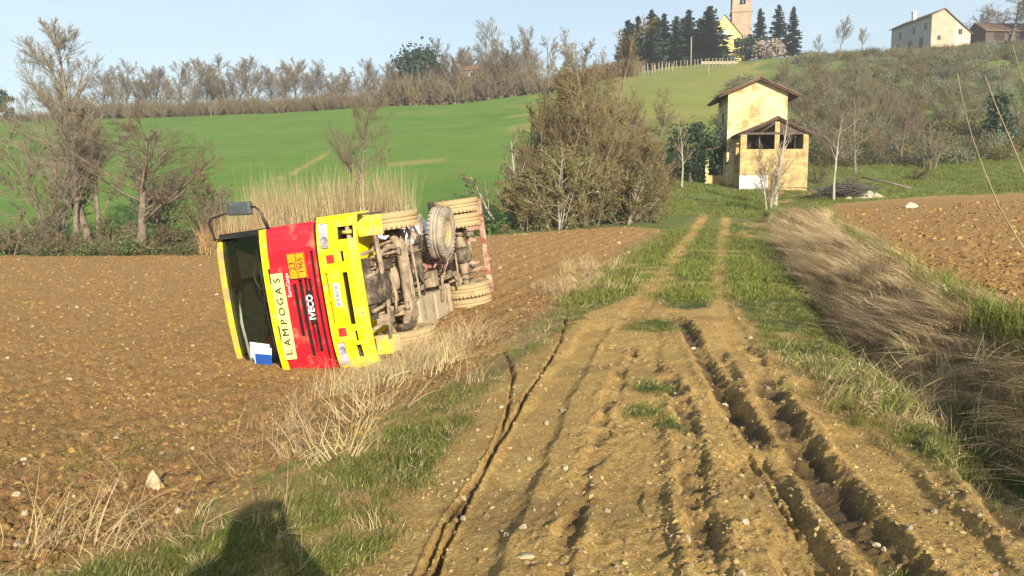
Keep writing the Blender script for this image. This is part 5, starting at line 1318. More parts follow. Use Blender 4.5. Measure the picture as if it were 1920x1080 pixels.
MB().lathe([(-.22, .0), (-.20, .08), (-.12, .17), (.0, .21), (.12, .17), (.2, .08), (.22, 0)], (0, RV - .02, .47), 18, 'Y').build('differential', M_UNDER_D, ra)
MB().tube([(-.42, .9, .52), (-.50, 1.3, .50), (-.46, 1.9, .48), (-.45, 2.2, .50)], .055, 9).build('exhaust_pipe', M_UNDER, TK)
MB().tube([(.30, .8, .58), (.52, 1.0, .50), (.55, 1.5, .55), (.45, 2.2, .60), (.2, 2.6, .60)], .035, 8).build('air_pipe', M_UNDER, TK)
for i, (u, w, v0, v1) in enumerate(((.27, .60, .5, 2.6), (.22, .62, .5, 4.5), (-.26, .60, .5, 2.4), (-.22, .63, .6, 4.6), (.33, .57, 1.4, 4.4))):
    MB().tube([(u, v0, w), (u + .03, (v0 + v1) / 2, w - .03), (u, v1, w)], .014, 5).build('brake_line', M_UNDER, TK)
# cross pipes seen running up the underside
for v, w, r_ in ((.62, .40, .028), (.78, .44, .02), (1.62, .44, .032), (1.72, .40, .024), (1.95, .47, .03), (2.15, .44, .022)):
    MB().tube([(-.85, v, w + .03), (-.3, v + .03, w), (.3, v - .02, w), (.80, v + .04, w + .04)], r_, 7).build('cross_pipe', M_UNDER, TK)
rr_ = random.Random(5)
for k in range(16):
    u, v, w = rr_.uniform(-.75, .6), rr_.uniform(.35, 4.4), rr_.uniform(.40, .58); dv = rr_.choice((.0, .1, .8)); du = rr_.uniform(.3, .7)
    MB().tube([(u, v, w), (u + du * .5, v + dv * .4, w - rr_.uniform(0, .06)), (u + du, v + dv, w + rr_.uniform(-.03, .08))], rr_.uniform(.016, .032), 6).build('hose', rr_.choice((M_UNDER, M_UNDER, M_UNDER_D, M_RUST)), TK)
for k, (u, v, w, a, b, c) in enumerate(((.1, 2.55, .55, .5, .10, .2), (-.25, 3.3, .6, .3, .25, .2), (.30, 1.05, .50, .16, .22, .18), (-.55, .75, .52, .18, .30, .2), (.12, 4.3, .56, .4, .12, .16), (-.62, 1.85, .52, .22, .2, .22))):
    MB().span((u - a / 2, v - b / 2, w - c / 2), (u + a / 2, v + b / 2, w + c / 2)).build('valve_block', M_UNDER if k % 2 else M_UNDER_D, TK, .015)
# fuel tank and battery box on the lower side, air tanks and mudguards
ft = MB().span((-1.08, 2.02, .42), (-.44, 2.86, .92)).build('fuel_tank', M_BOX, TK, .05)
for v in (2.22, 2.66):
    MB().span((-1.10, v - .03, .40), (-.42, v + .03, .415)).build('tank_strap', M_UNDER, ft)
MB().span((-1.02, 3.1, .50), (-.50, 3.6, .86)).build('battery_box', M_BOX, TK, .03)
for u, v in ((-.56, 3.9), (-.56, 4.15)):
    MB().lathe([(-.30, .0), (-.29, .08), (-.25, .11), (.25, .11), (.29, .08), (.30, .0)], (u - .2, v, .66), 14).build('air_tank', M_UNDER, TK)
MB().lathe([(-.26, .0), (-.25, .08), (-.21, .11), (.21, .11), (.25, .08), (.26, .0)], (.60, 4.05, .66), 14).build('air_tank', M_UNDER, TK)
def mudguard(u0, u1, v, name, r_=.56, a0=.15, a1=.85):
    b = MB(); pts = []
    for k in range(11):
        a = math.pi * (a0 + (a1 - a0) * k / 10); pts.append((v - r_ * math.cos(a), .48 + r_ * math.sin(a)))
    pts += [(p[0] + (v - p[0]) * .03, p[1] - .015) for p in reversed(pts)]
    b.prism(pts, u0, u1, 'X'); return b.build(name, M_UNDER_D, TK)
for s in (-1, 1):
    mudguard(s * .80, s * 1.16, FV, 'mudguard'); mudguard(s * .56, s * 1.18, RV, 'mudguard')
    MB().span((s * .62, 5.62, .30), (s * 1.15, 5.635, .86)).build('mud_flap', M_RUST, TK)
    MB().span((s * .80, .66, .30), (s * 1.12, .74, .72)).build('cab_step', M_YELD, TK, .02)
    MB().span((s * .60, 1.9, .56), (s * .66, 2.0, .92)).build('tank_bracket', M_UNDER, TK)
MB().span((-1.1, 6.62, .40), (1.1, 6.70, .52)).build('underrun_bar', M_RUST, TK, .01)
for s in (-1, 1):
    MB().span((s * .5, 6.5, .5), (s * .42, 6.66, .8)).build('underrun_bracket', M_RUST, TK)
    MB().span((s * .72, 6.64, .58), (s * 1.05, 6.72, .70)).build('tail_light', M_REFL, TK, .01)
for s in (.25, -.25, -.62):
    MB().span((s - .03, 5.75, .36), (s + .03, 5.83, .66)).build('rear_hanger', M_RUST, TK)
# the running gear hangs a little below the cab
for o in set(TK.children) - BEFORE: o.location.z -= .13
# gas tank on the frame
MB().lathe([(-2.35, .0), (-2.34, .25), (-2.25, .55), (-2.08, .80), (-1.88, .88), (1.88, .88), (2.08, .80), (2.25, .55), (2.34, .25), (2.35, 0)], (0, 4.35, 1.86), 36, 'Y').build('gas_tank', M_TANK, TK)
for v in (2.7, 4.4, 6.0):
    MB().prism([(-.5, .9), (.5, .9), (.75, 1.28), (.45, 1.08), (0, .99), (-.45, 1.08), (-.75, 1.28)], v - .06, v + .06, 'Y').build('tank_saddle', M_RUST, TK)
MB().span((-.42, 2.1, .90), (.42, 6.62, .96)).build('sub_frame', M_RUST, TK)
# hanging cab undershield, lines of clips along the bumper's rear edge
for k in range(9):
    u = -.9 + k * .2
    MB().span((u, .02, .36), (u + .07, .10, .44)).build('bumper_clip', M_UNDER, TK)

# loose things that slid to the lower side of the cab, behind the windscreen
def inside(name, mb, mat_, loc, rot, label, cat):
    M = truck.matrix_basis
    o = mb.build(name, mat_, None, .004)
    o.matrix_world = Matrix.LocRotScale(truck.location, truck.rotation_euler.to_quaternion(), None) @ Matrix.LocRotScale(Vector(loc), __import__('mathutils').Euler(rot).to_quaternion(), None)
    tag(o, label, cat)
M_PAPER = mat('paper', (.72, .76, .74), (.82, .84, .82), 5, .7)
M_BLUE = mat('blue_folder', (.015, .07, .34), (.02, .10, .42), 4, .5)
M_CLOTH = mat('red_cloth', (.20, .012, .012), (.32, .03, .025), 9, .8, bump=.4)
b = MB().box((0, 0, 0), (.26, .012, .42), Matrix.Rotation(.2, 3, 'Y')).box((.05, -.016, .03), (.26, .010, .46), Matrix.Rotation(.12, 3, 'Y')).box((-.03, .016, .05), (.24, .012, .40), Matrix.Rotation(-.25, 3, 'Y'))
inside('paper_sheets', b, M_PAPER, (-.83, .20, 2.36), (-.33, 0, .05), 'white papers fallen against the windscreen at its lower corner', 'papers')
b = MB().box((0, 0, 0), (.20, .03, .36)).box((0, -.02, 0), (.17, .008, .33))
inside('folder', b, M_BLUE, (-.93, .155, 2.33), (-.33, .06, 0), 'blue folder lying on the white papers behind the windscreen', 'folder')
b = MB().lathe([(-.10, .0), (-.09, .05), (-.03, .085), (.04, .08), (.10, .045), (.12, 0)], (0, 0, 0), 9, 'Z')
inside('cloth_bundle', b, M_CLOTH, (-.62, .24, 2.2), (-.33, .9, 0), 'crumpled dark red cloth above the papers behind the windscreen', 'cloth')
# ------------------------------------------------------------------ buildings
M_PLASTER = mat('yellow_plaster', (.54, .44, .20), (.74, .64, .34), .9, .9, bump=.3, bscale=6, c3=(.80, .72, .46), dirt=(.36, .26, .12), dirt_amt=.36, dscale=1.1)
M_PLASTER2 = mat('ochre_plaster', (.45, .33, .13), (.66, .52, .24), 1.4, .9, bump=.3, bscale=6, dirt=(.30, .21, .11), dirt_amt=.42, dscale=1.3)
M_WHITEW = mat('whitewash', (.62, .60, .55), (.82, .81, .78), 1.5, .9, bump=.2, dirt=(.5, .45, .33), dirt_amt=.25)
M_TILE = mat('roof_tile', (.085, .050, .038), (.19, .115, .085), 3, .9, bump=.4, inst=.2)
M_WOOD = mat('old_wood', (.06, .045, .035), (.14, .105, .08), 4, .9, bump=.4)
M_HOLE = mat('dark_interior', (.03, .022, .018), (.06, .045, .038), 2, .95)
M_CREAM = mat('cream_wall', (.36, .29, .20), (.47, .39, .28), .6, .9, bump=.1)
M_PINKW = mat('pink_wall', (.60, .42, .30), (.72, .53, .40), .6, .9)
M_SHADEDW = mat('shaded_wall', (.36, .33, .32), (.46, .43, .42), .6, .9)  # grey tone imitates shade on the farmhouse's long side
M_BRICKT = mat('tower_brick', (.26, .185, .125), (.37, .27, .19), .8, .9, bump=.3, bscale=4, c3=(.44, .34, .25))
M_CHURCH = mat('church_yellow', (.74, .58, .16), (.86, .73, .28), .5, .85)
M_PALE = mat('pale_wood', (.27, .23, .16), (.40, .35, .26), 4, .9)
M_GLASSD = mat('window_dark', (.02, .022, .025), (.04, .045, .05), 2, .15)
M_SHUT = mat('shutter', (.10, .085, .075), (.16, .14, .12), 6, .8)

def courses(m, sc_=1.0, amt=.35):
    # faint block courses showing through thin plaster
    n, l = m.node_tree.nodes, m.node_tree.links; b = n['Principled BSDF']; src = b.inputs['Base Color'].links[0].from_socket
    tc = n.new('ShaderNodeTexCoord'); mp = n.new('ShaderNodeMapping'); mp.inputs['Rotation'].default_value = (math.pi / 2, 0, 0)
    br = n.new('ShaderNodeTexBrick'); br.inputs['Scale'].default_value = sc_; br.inputs['Mortar Size'].default_value = .035; br.inputs['Color1'].default_value = (1, 1, 1, 1); br.inputs['Color2'].default_value = (.82, .80, .74, 1); br.inputs['Mortar'].default_value = (.62, .54, .40, 1)
    x = n.new('ShaderNodeMix'); x.data_type = 'RGBA'; x.blend_type = 'MULTIPLY'; x.inputs[0].default_value = amt
    l.new(tc.outputs['Object'], mp.inputs[0]); l.new(mp.outputs[0], br.inputs['Vector']); l.new(src, x.inputs[6]); l.new(br.outputs[0], x.inputs[7]); l.new(x.outputs[2], b.inputs['Base Color'])
courses(M_PLASTER, 1.1, .42); courses(M_PLASTER2, 1.3, .5)

def gable_roof(W, D, eave, ridge, y0, over, th, parent, mat_, xr=0.0, tiles=True, eL=None, eR=None, name='roof'):
    """roof with its ridge running along y; eL, eR: eave heights at the wall lines"""
    eL = eave if eL is None else eL; eR = eave if eR is None else eR
    sl, sr = (ridge - eL) / (xr + W / 2), (ridge - eR) / (W / 2 - xr)
    xl, xx = -W / 2 - over, W / 2 + over
    zl, zr = eL - sl * over, eR - sr * over
    m = MB().prism([(xl, zl), (xr, ridge), (xx, zr), (xx, zr + th), (xr, ridge + th), (xl, zl + th)], y0 - over * .7, y0 + D + over * .7, 'Y')
    r = m.build(name, mat_, parent)
    if tiles:
        t = MB(); ya, yb = y0 - over * .7 - .03, y0 + D + over * .7 + .03
        for (xa, za, xb, zb) in ((xl, zl, xr, ridge), (xx, zr, xr, ridge)):
            L = math.hypot(xb - xa, zb - za); n = max(2, int(D / .23)); nrm_ = Vector((-(zb - za), 0, xb - xa)).normalized() * (1 if xb > xa else -1)
            for k in range(n + 1):
                y = ya + (yb - ya) * k / n
                a, b = Vector((xa, y, za)) + nrm_ * (th + .0), Vector((xb, y, zb)) + nrm_ * (th + .0)
                if xb < xa: pass
                t.tube([a - (b - a).normalized() * .06, b], .075, 5)
        t.tube([(xr, ya, ridge + th + .03), (xr, yb, ridge + th + .03)], .11, 6)
        o = t.build('tile_rows', mat_, r); o['kind'] = 'stuff'
        b = MB()
        for s, xa, za, xb, zb in ((-1, xl, zl, xr, ridge), (1, xx, zr, xr, ridge)):
            for k in range(int(D / .8) + 1):
                y = y0 + .1 + k * .8
                if y < y0 + D: b.tube([(xa + .05 * -s * -1 * (1 if s < 0 else -1), y, za - .06), (xb, y, zb - .06)], .05, 4)
        b.build('rafters', M_WOOD, r)
    return r

def wall_box(W, D, hL, hR, ridge, xr, y0, mat_, parent, th=.3, name='wall', holes=()):
    """four walls: gabled front and back (front with holes), plain sides"""
    f = MB()
    zz = sorted(set([0, .01] + [min(hL, hR)]))
    f.panel([-W / 2, W / 2], [-.6, min(hL, hR)], list(holes), lambda u, w: y0, th)
    f.prism([(-W / 2, min(hL, hR)), (W / 2, min(hL, hR)), (W / 2, hR), (xr, ridge), (-W / 2, hL)], y0, y0 + th, 'Y')
    f.prism([(-W / 2, -.6), (W / 2, -.6), (W / 2, hR), (xr, ridge), (-W / 2, hL)], y0 + D - th, y0 + D, 'Y')
    f.span((-W / 2, y0 + th, -.6), (-W / 2 + th, y0 + D - th, hL)); f.span((W / 2 - th, y0 + th, -.6), (W / 2, y0 + D - th, hR))
    return f.build(name, mat_, parent)

def window(parent, x, y, z, w, h, depth=.12, m=M_GLASSD, frame=M_PALE, rotz=0, name='window', shutters=False):
    e = MB().span((-w / 2 - .06, -.03, -h / 2 - .06), (w / 2 + .06, .0, -h / 2)).span((-w / 2 - .06, -.03, h / 2), (w / 2 + .06, .0, h / 2 + .06)).span((-w / 2 - .06, -.03, -h / 2), (-w / 2, .0, h / 2)).span((w / 2, -.03, -h / 2), (w / 2 + .06, 0, h / 2)).span((-.03, -.025, -h / 2), (.03, -.003, h / 2)).build(name, frame, parent, loc=(x, y, z), rot=(0, 0, rotz))
    MB().span((-w / 2, -.012, -h / 2), (w / 2, -.004, h / 2)).build('pane', m, e)
    if shutters:
        for s in (-1, 1): MB().span((s * (w / 2 + .07), -.05, -h / 2), (s * (w / 2 + .07 + w * .48), -.004, h / 2)).build('shutter', M_SHUT, e)
    return e

# the abandoned yellow house: tall block, open porch in front, small portico on its left
hx, hy = (1446 - CX) / F * 62, 62.0
hz = HC + (380 - 345) * 62 / F
house = tag(empty('yellow_house', (hx, hy, hz), (0, 0, math.radians(-6))), 'tall narrow yellow plastered house with an open gabled porch at the end of the track', 'house')
wall_box(4.5, 5.2, 7.0, 7.0, 8.0, .05, 3.0, M_PLASTER, house, name='tower_wall').location.x = -.75
r_ = gable_roof(4.5, 5.2, 7.0, 8.0, 3.0, .75, .14, house, M_TILE, .05); r_.location.x = -.75
window(house, -3.0 - .003, 5.4, 5.3, .6, .8, rotz=-math.pi / 2, m=M_GLASSD, frame=M_WOOD)
# porch
pw = MB()
pw.panel([-2.45, 2.45], [-.6, 2.55], [], lambda u, w: 0, .28)
pw.span((-2.45, 0, 2.55), (-2.0, .28, 3.62)); pw.span((.02, .02, 2.55), (.36, .26, 4.55)); pw.span((2.08, 0, 2.55), (2.45, .28, 3.62))
pw.build('porch_wall', M_PLASTER2, house)
MB().panel([-2.46, -.4], [-.6, .62], [], lambda u, w: -.012, .01).build('whitewashed_base', M_WHITEW, house)
MB().span((-2.45, .28, 2.9), (-2.17, .8, 3.62)).span((-2.45, .28, -.6), (-2.17, .7, 2.9)).span((-2.45, 2.1, -.6), (-2.17, 3.0, 3.62)).span((-2.45, .7, -.6), (-2.17, 2.1, .9)).build('porch_side_wall', M_PLASTER2, house)
MB().span((2.17, .28, -.6), (2.45, 3.0, 3.62)).build('porch_side_wall', M_PLASTER2, house)
MB().span((-2.44, .01, 3.62), (2.44, .22, 3.78)).tube([(-1.1, .12, 3.7), (0.2, .12, 4.6)], .07, 5).tube([(1.4, .12, 3.7), (0.2, .12, 4.6)], .07, 5).build('tie_beam', M_WOOD, house)
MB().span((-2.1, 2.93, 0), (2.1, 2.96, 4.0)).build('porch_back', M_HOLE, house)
MB().span((-2.16, .3, 2.35), (2.16, 2.9, 2.5)).build('loft_floor', M_WOOD, house)
gable_roof(4.9, 2.9, 3.62, 4.72, 0.0, .20, .13, house, M_TILE, .2)
# timber gable infill on the right half of the porch, weathered dark
MB().prism([(.40, 3.79), (2.40, 3.79), (2.40, 3.80), (.40, 4.58)], .06, .12, 'Y').build('gable_board', M_WOOD, house)
# portico on the left
for x in (-4.55, -3.15):
    MB().span((x, 3.6, -.6), (x + .28, 3.9, 2.6)).build('column', M_PLASTER, house, .02)
MB().span((-4.55, 6.8, -.6), (-4.27, 7.1, 2.6)).build('column', M_PLASTER, house, .02)
MB().span((-4.4, 3.68, -.6), (-3.1, 3.86, .75)).build('low_wall', M_PLASTER2, house)
MB().prism([(-4.75, 2.62), (-2.9, 3.05), (-2.9, 3.17), (-4.75, 2.74)], 3.3, 7.5, 'Y').build('portico_roof', M_TILE, house)
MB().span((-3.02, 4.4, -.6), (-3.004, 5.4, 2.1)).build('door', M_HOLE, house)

# church: yellow gabled front and brick bell tower behind its right side
cd = 191.0; k_ = cd / F
cx0 = (1348 - CX) * k_; cz = HC + (380 - 117) * k_
church = tag(empty('church', (cx0, cd, cz), (0, 0, math.radians(-4))), 'yellow church with a tall brick bell tower among spruces on the hilltop', 'church')
W = 62 * k_; e_h, r_h = 5.0, 9.5
wall_box(W, 18, e_h, e_h, r_h, 0, 0, M_CHURCH, church, holes=[(-.9, .9, 0, 2.4), (-3.0, -1.8, 0, 1.6), (1.9, 3.1, 0, 1.6)])
gable_roof(W, 18, e_h, r_h, 0, .35, .2, church, M_TILE, 0, tiles=False)
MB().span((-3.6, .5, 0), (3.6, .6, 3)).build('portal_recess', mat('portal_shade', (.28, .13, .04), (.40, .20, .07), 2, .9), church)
MB().prism([(-.85, 4.6), (.85, 4.6), (.85, 6.1), (-.85, 6.1)], -.08, -.01, 'Y').build('white_panel', M_WHITEW, church)
MB().span((-W / 2 - .15, -.14, 4.05), (W / 2 + .15, -.01, 4.3)).build('cornice', M_CREAM, church)
for x in (-2.6, 2.6): window(church, x, -.01, 3.2, .7, 1.1)
tx = (1379 - CX) * k_ - cx0 + .6; tw = 35 * k_
tower = MB()
bz = (117 - 22) * k_
def tower_ring(z0, z1, hole=None):
    f = MB()
    for a in range(4):
        p = MB().panel([-tw / 2, tw / 2], [z0, z1], hole or [], lambda u, w: -tw / 2, .5)
        M_ = Matrix.Rotation(a * math.pi / 2, 3, 'Z')
        f.add([M_ @ Vector(v) for v in p.v], p.f)
    return f
t_ = empty('bell_tower', (tx, 4.5, 0), (0, 0, math.radians(-5))); t_.parent = church
tower_ring(-.5, bz - .8).build('shaft', M_BRICKT, t_)
h2 = (.0, 2.3)
tower_ring(bz - .8, bz + 4.4, [(-.75, .75, bz + .6, bz + 2.4), (-.55, .55, bz + 2.4, bz + 2.75)]).build('belfry', M_BRICKT, t_)
for z in (bz - .85, bz + 4.4):
    MB().span((-tw / 2 - .22, -tw / 2 - .22, z - .2), (tw / 2 + .22, tw / 2 + .22, z + .15)).build('cornice', M_BRICKT, t_)
for s in (-1, 1): MB().span((s * tw / 2 * .995, -tw / 2 - .07, -.5), (s * tw / 2 * .74, -tw / 2 - .005, bz - 1.05)).build('pilaster', M_BRICKT, t_)
MB().lathe([(-.55, .5), (-.5, .46), (-.2, .32), (.2, .26), (.35, .14), (.4, 0)], (0, 0, bz + 1.75), 14, 'Z').build('bell', M_SHUT, t_)
MB().tube([(-tw / 2 + .3, 0, bz + 2.25), (tw / 2 - .3, 0, bz + 2.25)], .08, 6).build('bell_beam', M_WOOD, t_)
MB().add([(-tw / 2 - .3, -tw / 2 - .3, bz + 4.55), (tw / 2 + .3, -tw / 2 - .3, bz + 4.55), (tw / 2 + .3, tw / 2 + .3, bz + 4.55), (-tw / 2 - .3, tw / 2 + .3, bz + 4.55), (0, 0, bz + 7.5)], [(0, 1, 4), (1, 2, 4), (2, 3, 4), (3, 0, 4), (3, 2, 1, 0)]).build('spire_roof', M_TILE, t_)

# farmhouse on the right of the hilltop
fd = 176.0; kf = fd / F
fx = (1762 - CX) * kf; fz = HC + (380 - 92) * kf
fh = tag(empty('farmhouse', (fx, fd, fz), (0, 0, math.radians(6))), 'cream gabled farmhouse with its long side greyed to look shaded on the hilltop at the upper right', 'house')
FW = 8.6; fl_, fr_, frd, fxr = 5.9, 2.4, 7.1, -1.7
wall_box(FW, 15, fl_, fr_, frd, fxr, 0, M_CREAM, fh)
MB().prism([(.7, -.6), (FW / 2 + .01, -.6), (FW / 2 + .01, fr_ - .02), (.7, 4.75)], -.06, -.005, 'Y').build('pink_wall', M_PINKW, fh)
MB().span((-FW / 2 - .05, .05, -.6), (-FW / 2 - .004, 14.95, fl_)).build('shaded_side_wall', M_SHADEDW, fh)  # skin over the sunless long side, shade put into its colour
gable_roof(FW, 15, fl_, frd, 0, .45, .22, fh, M_TILE, fxr, tiles=False, eL=fl_, eR=fr_)
MB().span((-3.2, 8.6, 5.6), (-2.5, 9.3, 8.3)).span((-3.3, 8.5, 8.3), (-2.4, 9.4, 8.5)).build('chimney', M_WHITEW, fh)
for y in (2.0, 6.2, 11.4): window(fh, -FW / 2 - .055, y, 3.9, .95, 1.5, rotz=-math.pi / 2, m=M_GLASSD, frame=M_CREAM)
for y in (3.4, 7.6, 12.2): window(fh, -FW / 2 - .055, y, .9, 1.3, 2.2, rotz=-math.pi / 2, m=M_GLASSD, frame=M_WOOD, name='doorway')
window(fh, 2.0, -.065, 2.6, .8, 1.1); window(fh, -2.6, -.012, 1.3, .7, .9)
# long dark-roofed barn right of it
bd = 182.0; kb = bd / F
bx = (1872 - CX) * kb; bz_ = HC + (380 - 92) * kb
barn = tag(empty('barn', (bx, bd, bz_), (0, 0, math.radians(94))), 'long low barn with a dark brown roof at the upper right edge', 'barn')
wall_box(7, 16, 2.2, 2.2, 4.2, 0, -8, M_WOOD, barn); gable_roof(7, 16, 2.2, 4.2, -8, .5, .22, barn, M_TILE, 0, tiles=False)
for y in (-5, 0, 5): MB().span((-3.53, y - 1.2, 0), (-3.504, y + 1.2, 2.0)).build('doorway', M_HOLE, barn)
# small farmhouse on the middle of the crest
sd_ = 167.0
sx, sy_, sz = at(905, sd_); sH = height_to(124, sd_, sz)
sh = tag(empty('crest_farmhouse', (sx, sd_, sz), (0, 0, math.radians(76))), 'small beige farmhouse with a reddish brown roof half hidden on the crest', 'house')
wall_box(5, 7.6, sH - 1.0, sH - 1.0, sH, 0, -3.8, M_CREAM, sh); gable_roof(5, 7.6, sH - 1.0, sH, -3.8, .4, .2, sh, mat('red_tile', (.22, .10, .06), (.32, .16, .10), 3, .9), 0, tiles=False)
for y in (-2, 1.2): window(sh, -2.505, y, sH - 2.0, .8, 1.0, rotz=-math.pi / 2)
x, y, z = at(979, 166)
shed = tag(empty('garden_shed', (x, y, z), (0, 0, .2)), 'tiny white shed with a dark roof on the crest just left of the thicket', 'shed')
MB().span((-.65, 0, -.3), (.65, 1.6, 1.0)).build('wall', M_WHITEW, shed)
MB().prism([(-.8, 1.0), (.8, 1.0), (.8, 1.1), (0, 1.45), (-.8, 1.1)], -.15, 1.75, 'Y').build('roof', M_TILE, shed)
MB().span((-.25, -.03, -.2), (.25, -.004, .85)).build('door', M_SHUT, shed)

# vineyard posts, poles
fn = tag(empty('vineyard_fence', at(1280, 172)), 'row of pale vineyard posts on the crest left of the church', 'fence')
fo = Vector(fn.location); tops = []
pm = MB().tube([(0, 0, -.3), (0, 0, 1.75)], [.085, .065], 5).mesh('post', M_PALE)
for i in range(30):
    px = 1176 + i * 6.6; x, y, z = at(px + random.uniform(-1, 1), 172 - 7 * (px - 1176) / 200 + random.uniform(-.6, .6))
    o = bpy.data.objects.new('post', pm); link(o, fn); o.location = Vector((x, y, z)) - fo; o.rotation_euler = (random.uniform(-.05, .05), random.uniform(-.07, .07), 0); tops.append(o.location + Vector((0, 0, 1.6)))
w_ = MB()
for a, b in zip(tops[:-1], tops[1:]): w_.tube([a, b], .012, 3).tube([a - Vector((0, 0, .7)), b - Vector((0, 0, .7))], .012, 3)
w_.build('wire', M_PALE, fn)
fn2 = tag(empty('vine_row', at(1215, 158)), 'lower row of pale vine posts at the left below the spruces', 'fence')
fo = Vector(fn2.location)
for i in range(12):
    x, y, z = at(1186 + i * 6.2 + random.uniform(-1, 1), 158); o = bpy.data.objects.new('post', pm); link(o, fn2); o.location = Vector((x, y, z)) - fo; o.rotation_euler = (random.uniform(-.05, .05), random.uniform(-.07, .07), 0)
for px, d, top, r_, lb in ((1288, 180, 70, .13, 'tall pale pole in front of the dark spruces'), (1321, 150, 122, .10, 'pale post on the slope below the church front'), (1381, 145, 137, .09, 'pale short post on the slope above the yellow house roof'), (1914, 60, 300, .05, 'pale stake at the far right edge beyond the upper field')):
    x, y, z = at(px, d); h = height_to(top, d, z)
    MB().tube([(0, 0, -.3), (0, 0, h)], [r_, r_ * .8], 7).build('pole' if h > 4 else 'stake', M_PALE, None, loc=(x, y, z))
    tag(bpy.context.scene.objects[-1] if False else COL.objects[-1], lb, 'pole')
x, y, z = at(1340, 176)
ter = MB().box((0, 0, .35), (7.5, .4, .6)).build('terrace_wall', M_PALE, None, .05, loc=(x, y, z), rot=(0, 0, -.05)); tag(ter, 'low pale terrace wall under the church front', 'wall')

# ------------------------------------------------------------------ stones
def rock(name, loc, s, seed, m, label, rot=0.0, group=None, cat='stone', sub=2, peak=0.0):
    import bmesh
    bm = bmesh.new(); bmesh.ops.create_icosphere(bm, subdivisions=sub, radius=1)
    r = random.Random(seed); off = Vector((r.uniform(0, 50), r.uniform(0, 50), 0)); from mathutils import noise
    for v in bm.verts:
        k = 1 + .45 * noise.noise(v.co * 1.1 + off) + .15 * noise.noise(v.co * 3 + off)
        if peak and v.co.z > 0: v.co.x *= 1 - peak * v.co.z; v.co.y *= 1 - peak * v.co.z
        v.co = Vector((v.co.x * s[0], v.co.y * s[1], v.co.z * s[2])) * k
    me = bpy.data.meshes.new(name); bm.to_mesh(me); bm.free(); me.materials.append(m)
    o = link(bpy.data.objects.new(name, me)); o.location = loc; o.rotation_euler = (0, 0, rot)
    if label: tag(o, label, cat, group)
    return o
M_ROCK = mat('limestone', (.36, .29, .165), (.48, .41, .26), 5, .9, bump=.5, dirt=(.36, .25, .12), dirt_amt=.25, dscale=6)
M_ROCKW = mat('white_rock', (.36, .31, .22), (.50, .45, .34), 5, .9, bump=.4)
x, y, z = on(288, 917); rock('field_stone', (x, y, z + .05), (.050, .042, .082), 3, M_ROCK, 'pale upright pointed stone at the edge of the left field', peak=.65)
x, y, z = on(524, 1010); rock('field_stone', (x, y, z + .004), (.022, .018, .014), 4, M_ROCKW, 'small white stone lying in the grass within the shadow')
x, y, z = on(985, 1045); rock('flat_stone', (x, y, z + .004), (.042, .022, .014), 5, M_ROCK, 'flat pale stone half sunk in the track near the camera')
x, y, z = on(1708, 390); rock('white_rock', (x, y, z + .06), (.42, .20, .20), 6, M_ROCKW, 'bright white rock alone on the far part of the upper field', .4, peak=.3)
for i, (px, py, s_, lb) in enumerate(((1155, 555, .05, 'pale stone on the verge by the left wheel track'), (1178, 474, .09, 'pale stone on the grass verge at the left of the far track'), (1790, 551, .06, 'pale stone at the edge of the upper field above the green strip'), (130, 712, .07, 'pale stone in the ploughed field left of the truck'), (30, 928, .045, 'pale stone at the left edge of the ploughed field'), (45, 862, .045, 'pale stone above the one at the left edge of the field'), (218, 822, .04, 'pale stone in the field up and left of the pointed stone'), (1300, 655, .045, 'small pale stone between the ruts in the middle of the track'))):
    x, y, z = on(px, py); rock('field_stone', (x, y, z + s_ * .1), (s_ * .75, s_ * .6, s_ * .4), 30 + i, M_ROCKW if i % 2 else M_ROCK, lb, i)
x, y, z = on(1645, 374)
heap = tag(empty('stone_heap', (x, y + 1, z)), 'heap of pale stones at the far end of the upper field', 'stone heap')
for i in range(30):
    a, b = random.gauss(0, .75), random.gauss(0, .35); s_ = random.uniform(.14, .32)
    o = rock('stone', (a, b, max(.05, .55 - .5 * abs(a) - .3 * abs(b)) * random.uniform(.2, 1)), (s_ * 1.2, s_, s_ * .75), 60 + i, M_ROCKW if i % 3 else M_ROCK, None, i, sub=1); o.parent = heap
# brush heap: dark cut branches
r = np.random.default_rng(77); P = []
for i in range(170):
    c = r.normal(0, 1, 3) * np.array([.75, .6, .2]) + np.array([0, 0, .5]); d = nrm(r.normal(0, 1, 3) * np.array([1, .7, .35])); L_ = r.uniform(.5, 1.1); P.append([c - d * L_, c + r.normal(0, .1, 3), c + d * L_])
P = np.array(P); R_ = np.full(P.shape[:2], .022); R_[:, 2] = .008
v, q = tubes(P, R_, 4); v3_, t3_ = spikes(*grow(r, P, R_, 5, .2, .9, (.7, .3), .4, .6, 2, 0, .1))
bh = link(bpy.data.objects.new('brush_heap', mesh_np('brush_heap', np.vstack([v, v3_]), q, t3_ + len(v), (mat('dead_branch', (.07, .06, .055), (.15, .13, .12), 3, .9),))))
x, y, z = on(1590, 372); bh.location = (x, y + .8, z); bh.scale = (1.1, 1.1, 1.0); tag(bh, 'dark heap of cut branches beside the stone heap', 'brush heap')
x, y, z = on(1605, 340)
lg = MB().tube([(-1.6, 1.2, 1.0), (0, 0, .55), (1.1, -.9, .15)], [.07, .09, .08], 7).build('fallen_pole', M_BARK, None, loc=(x, y - 6, gz1(x, y - 6))); tag(lg, 'pale fallen pole resting on the brush heap', 'pole')

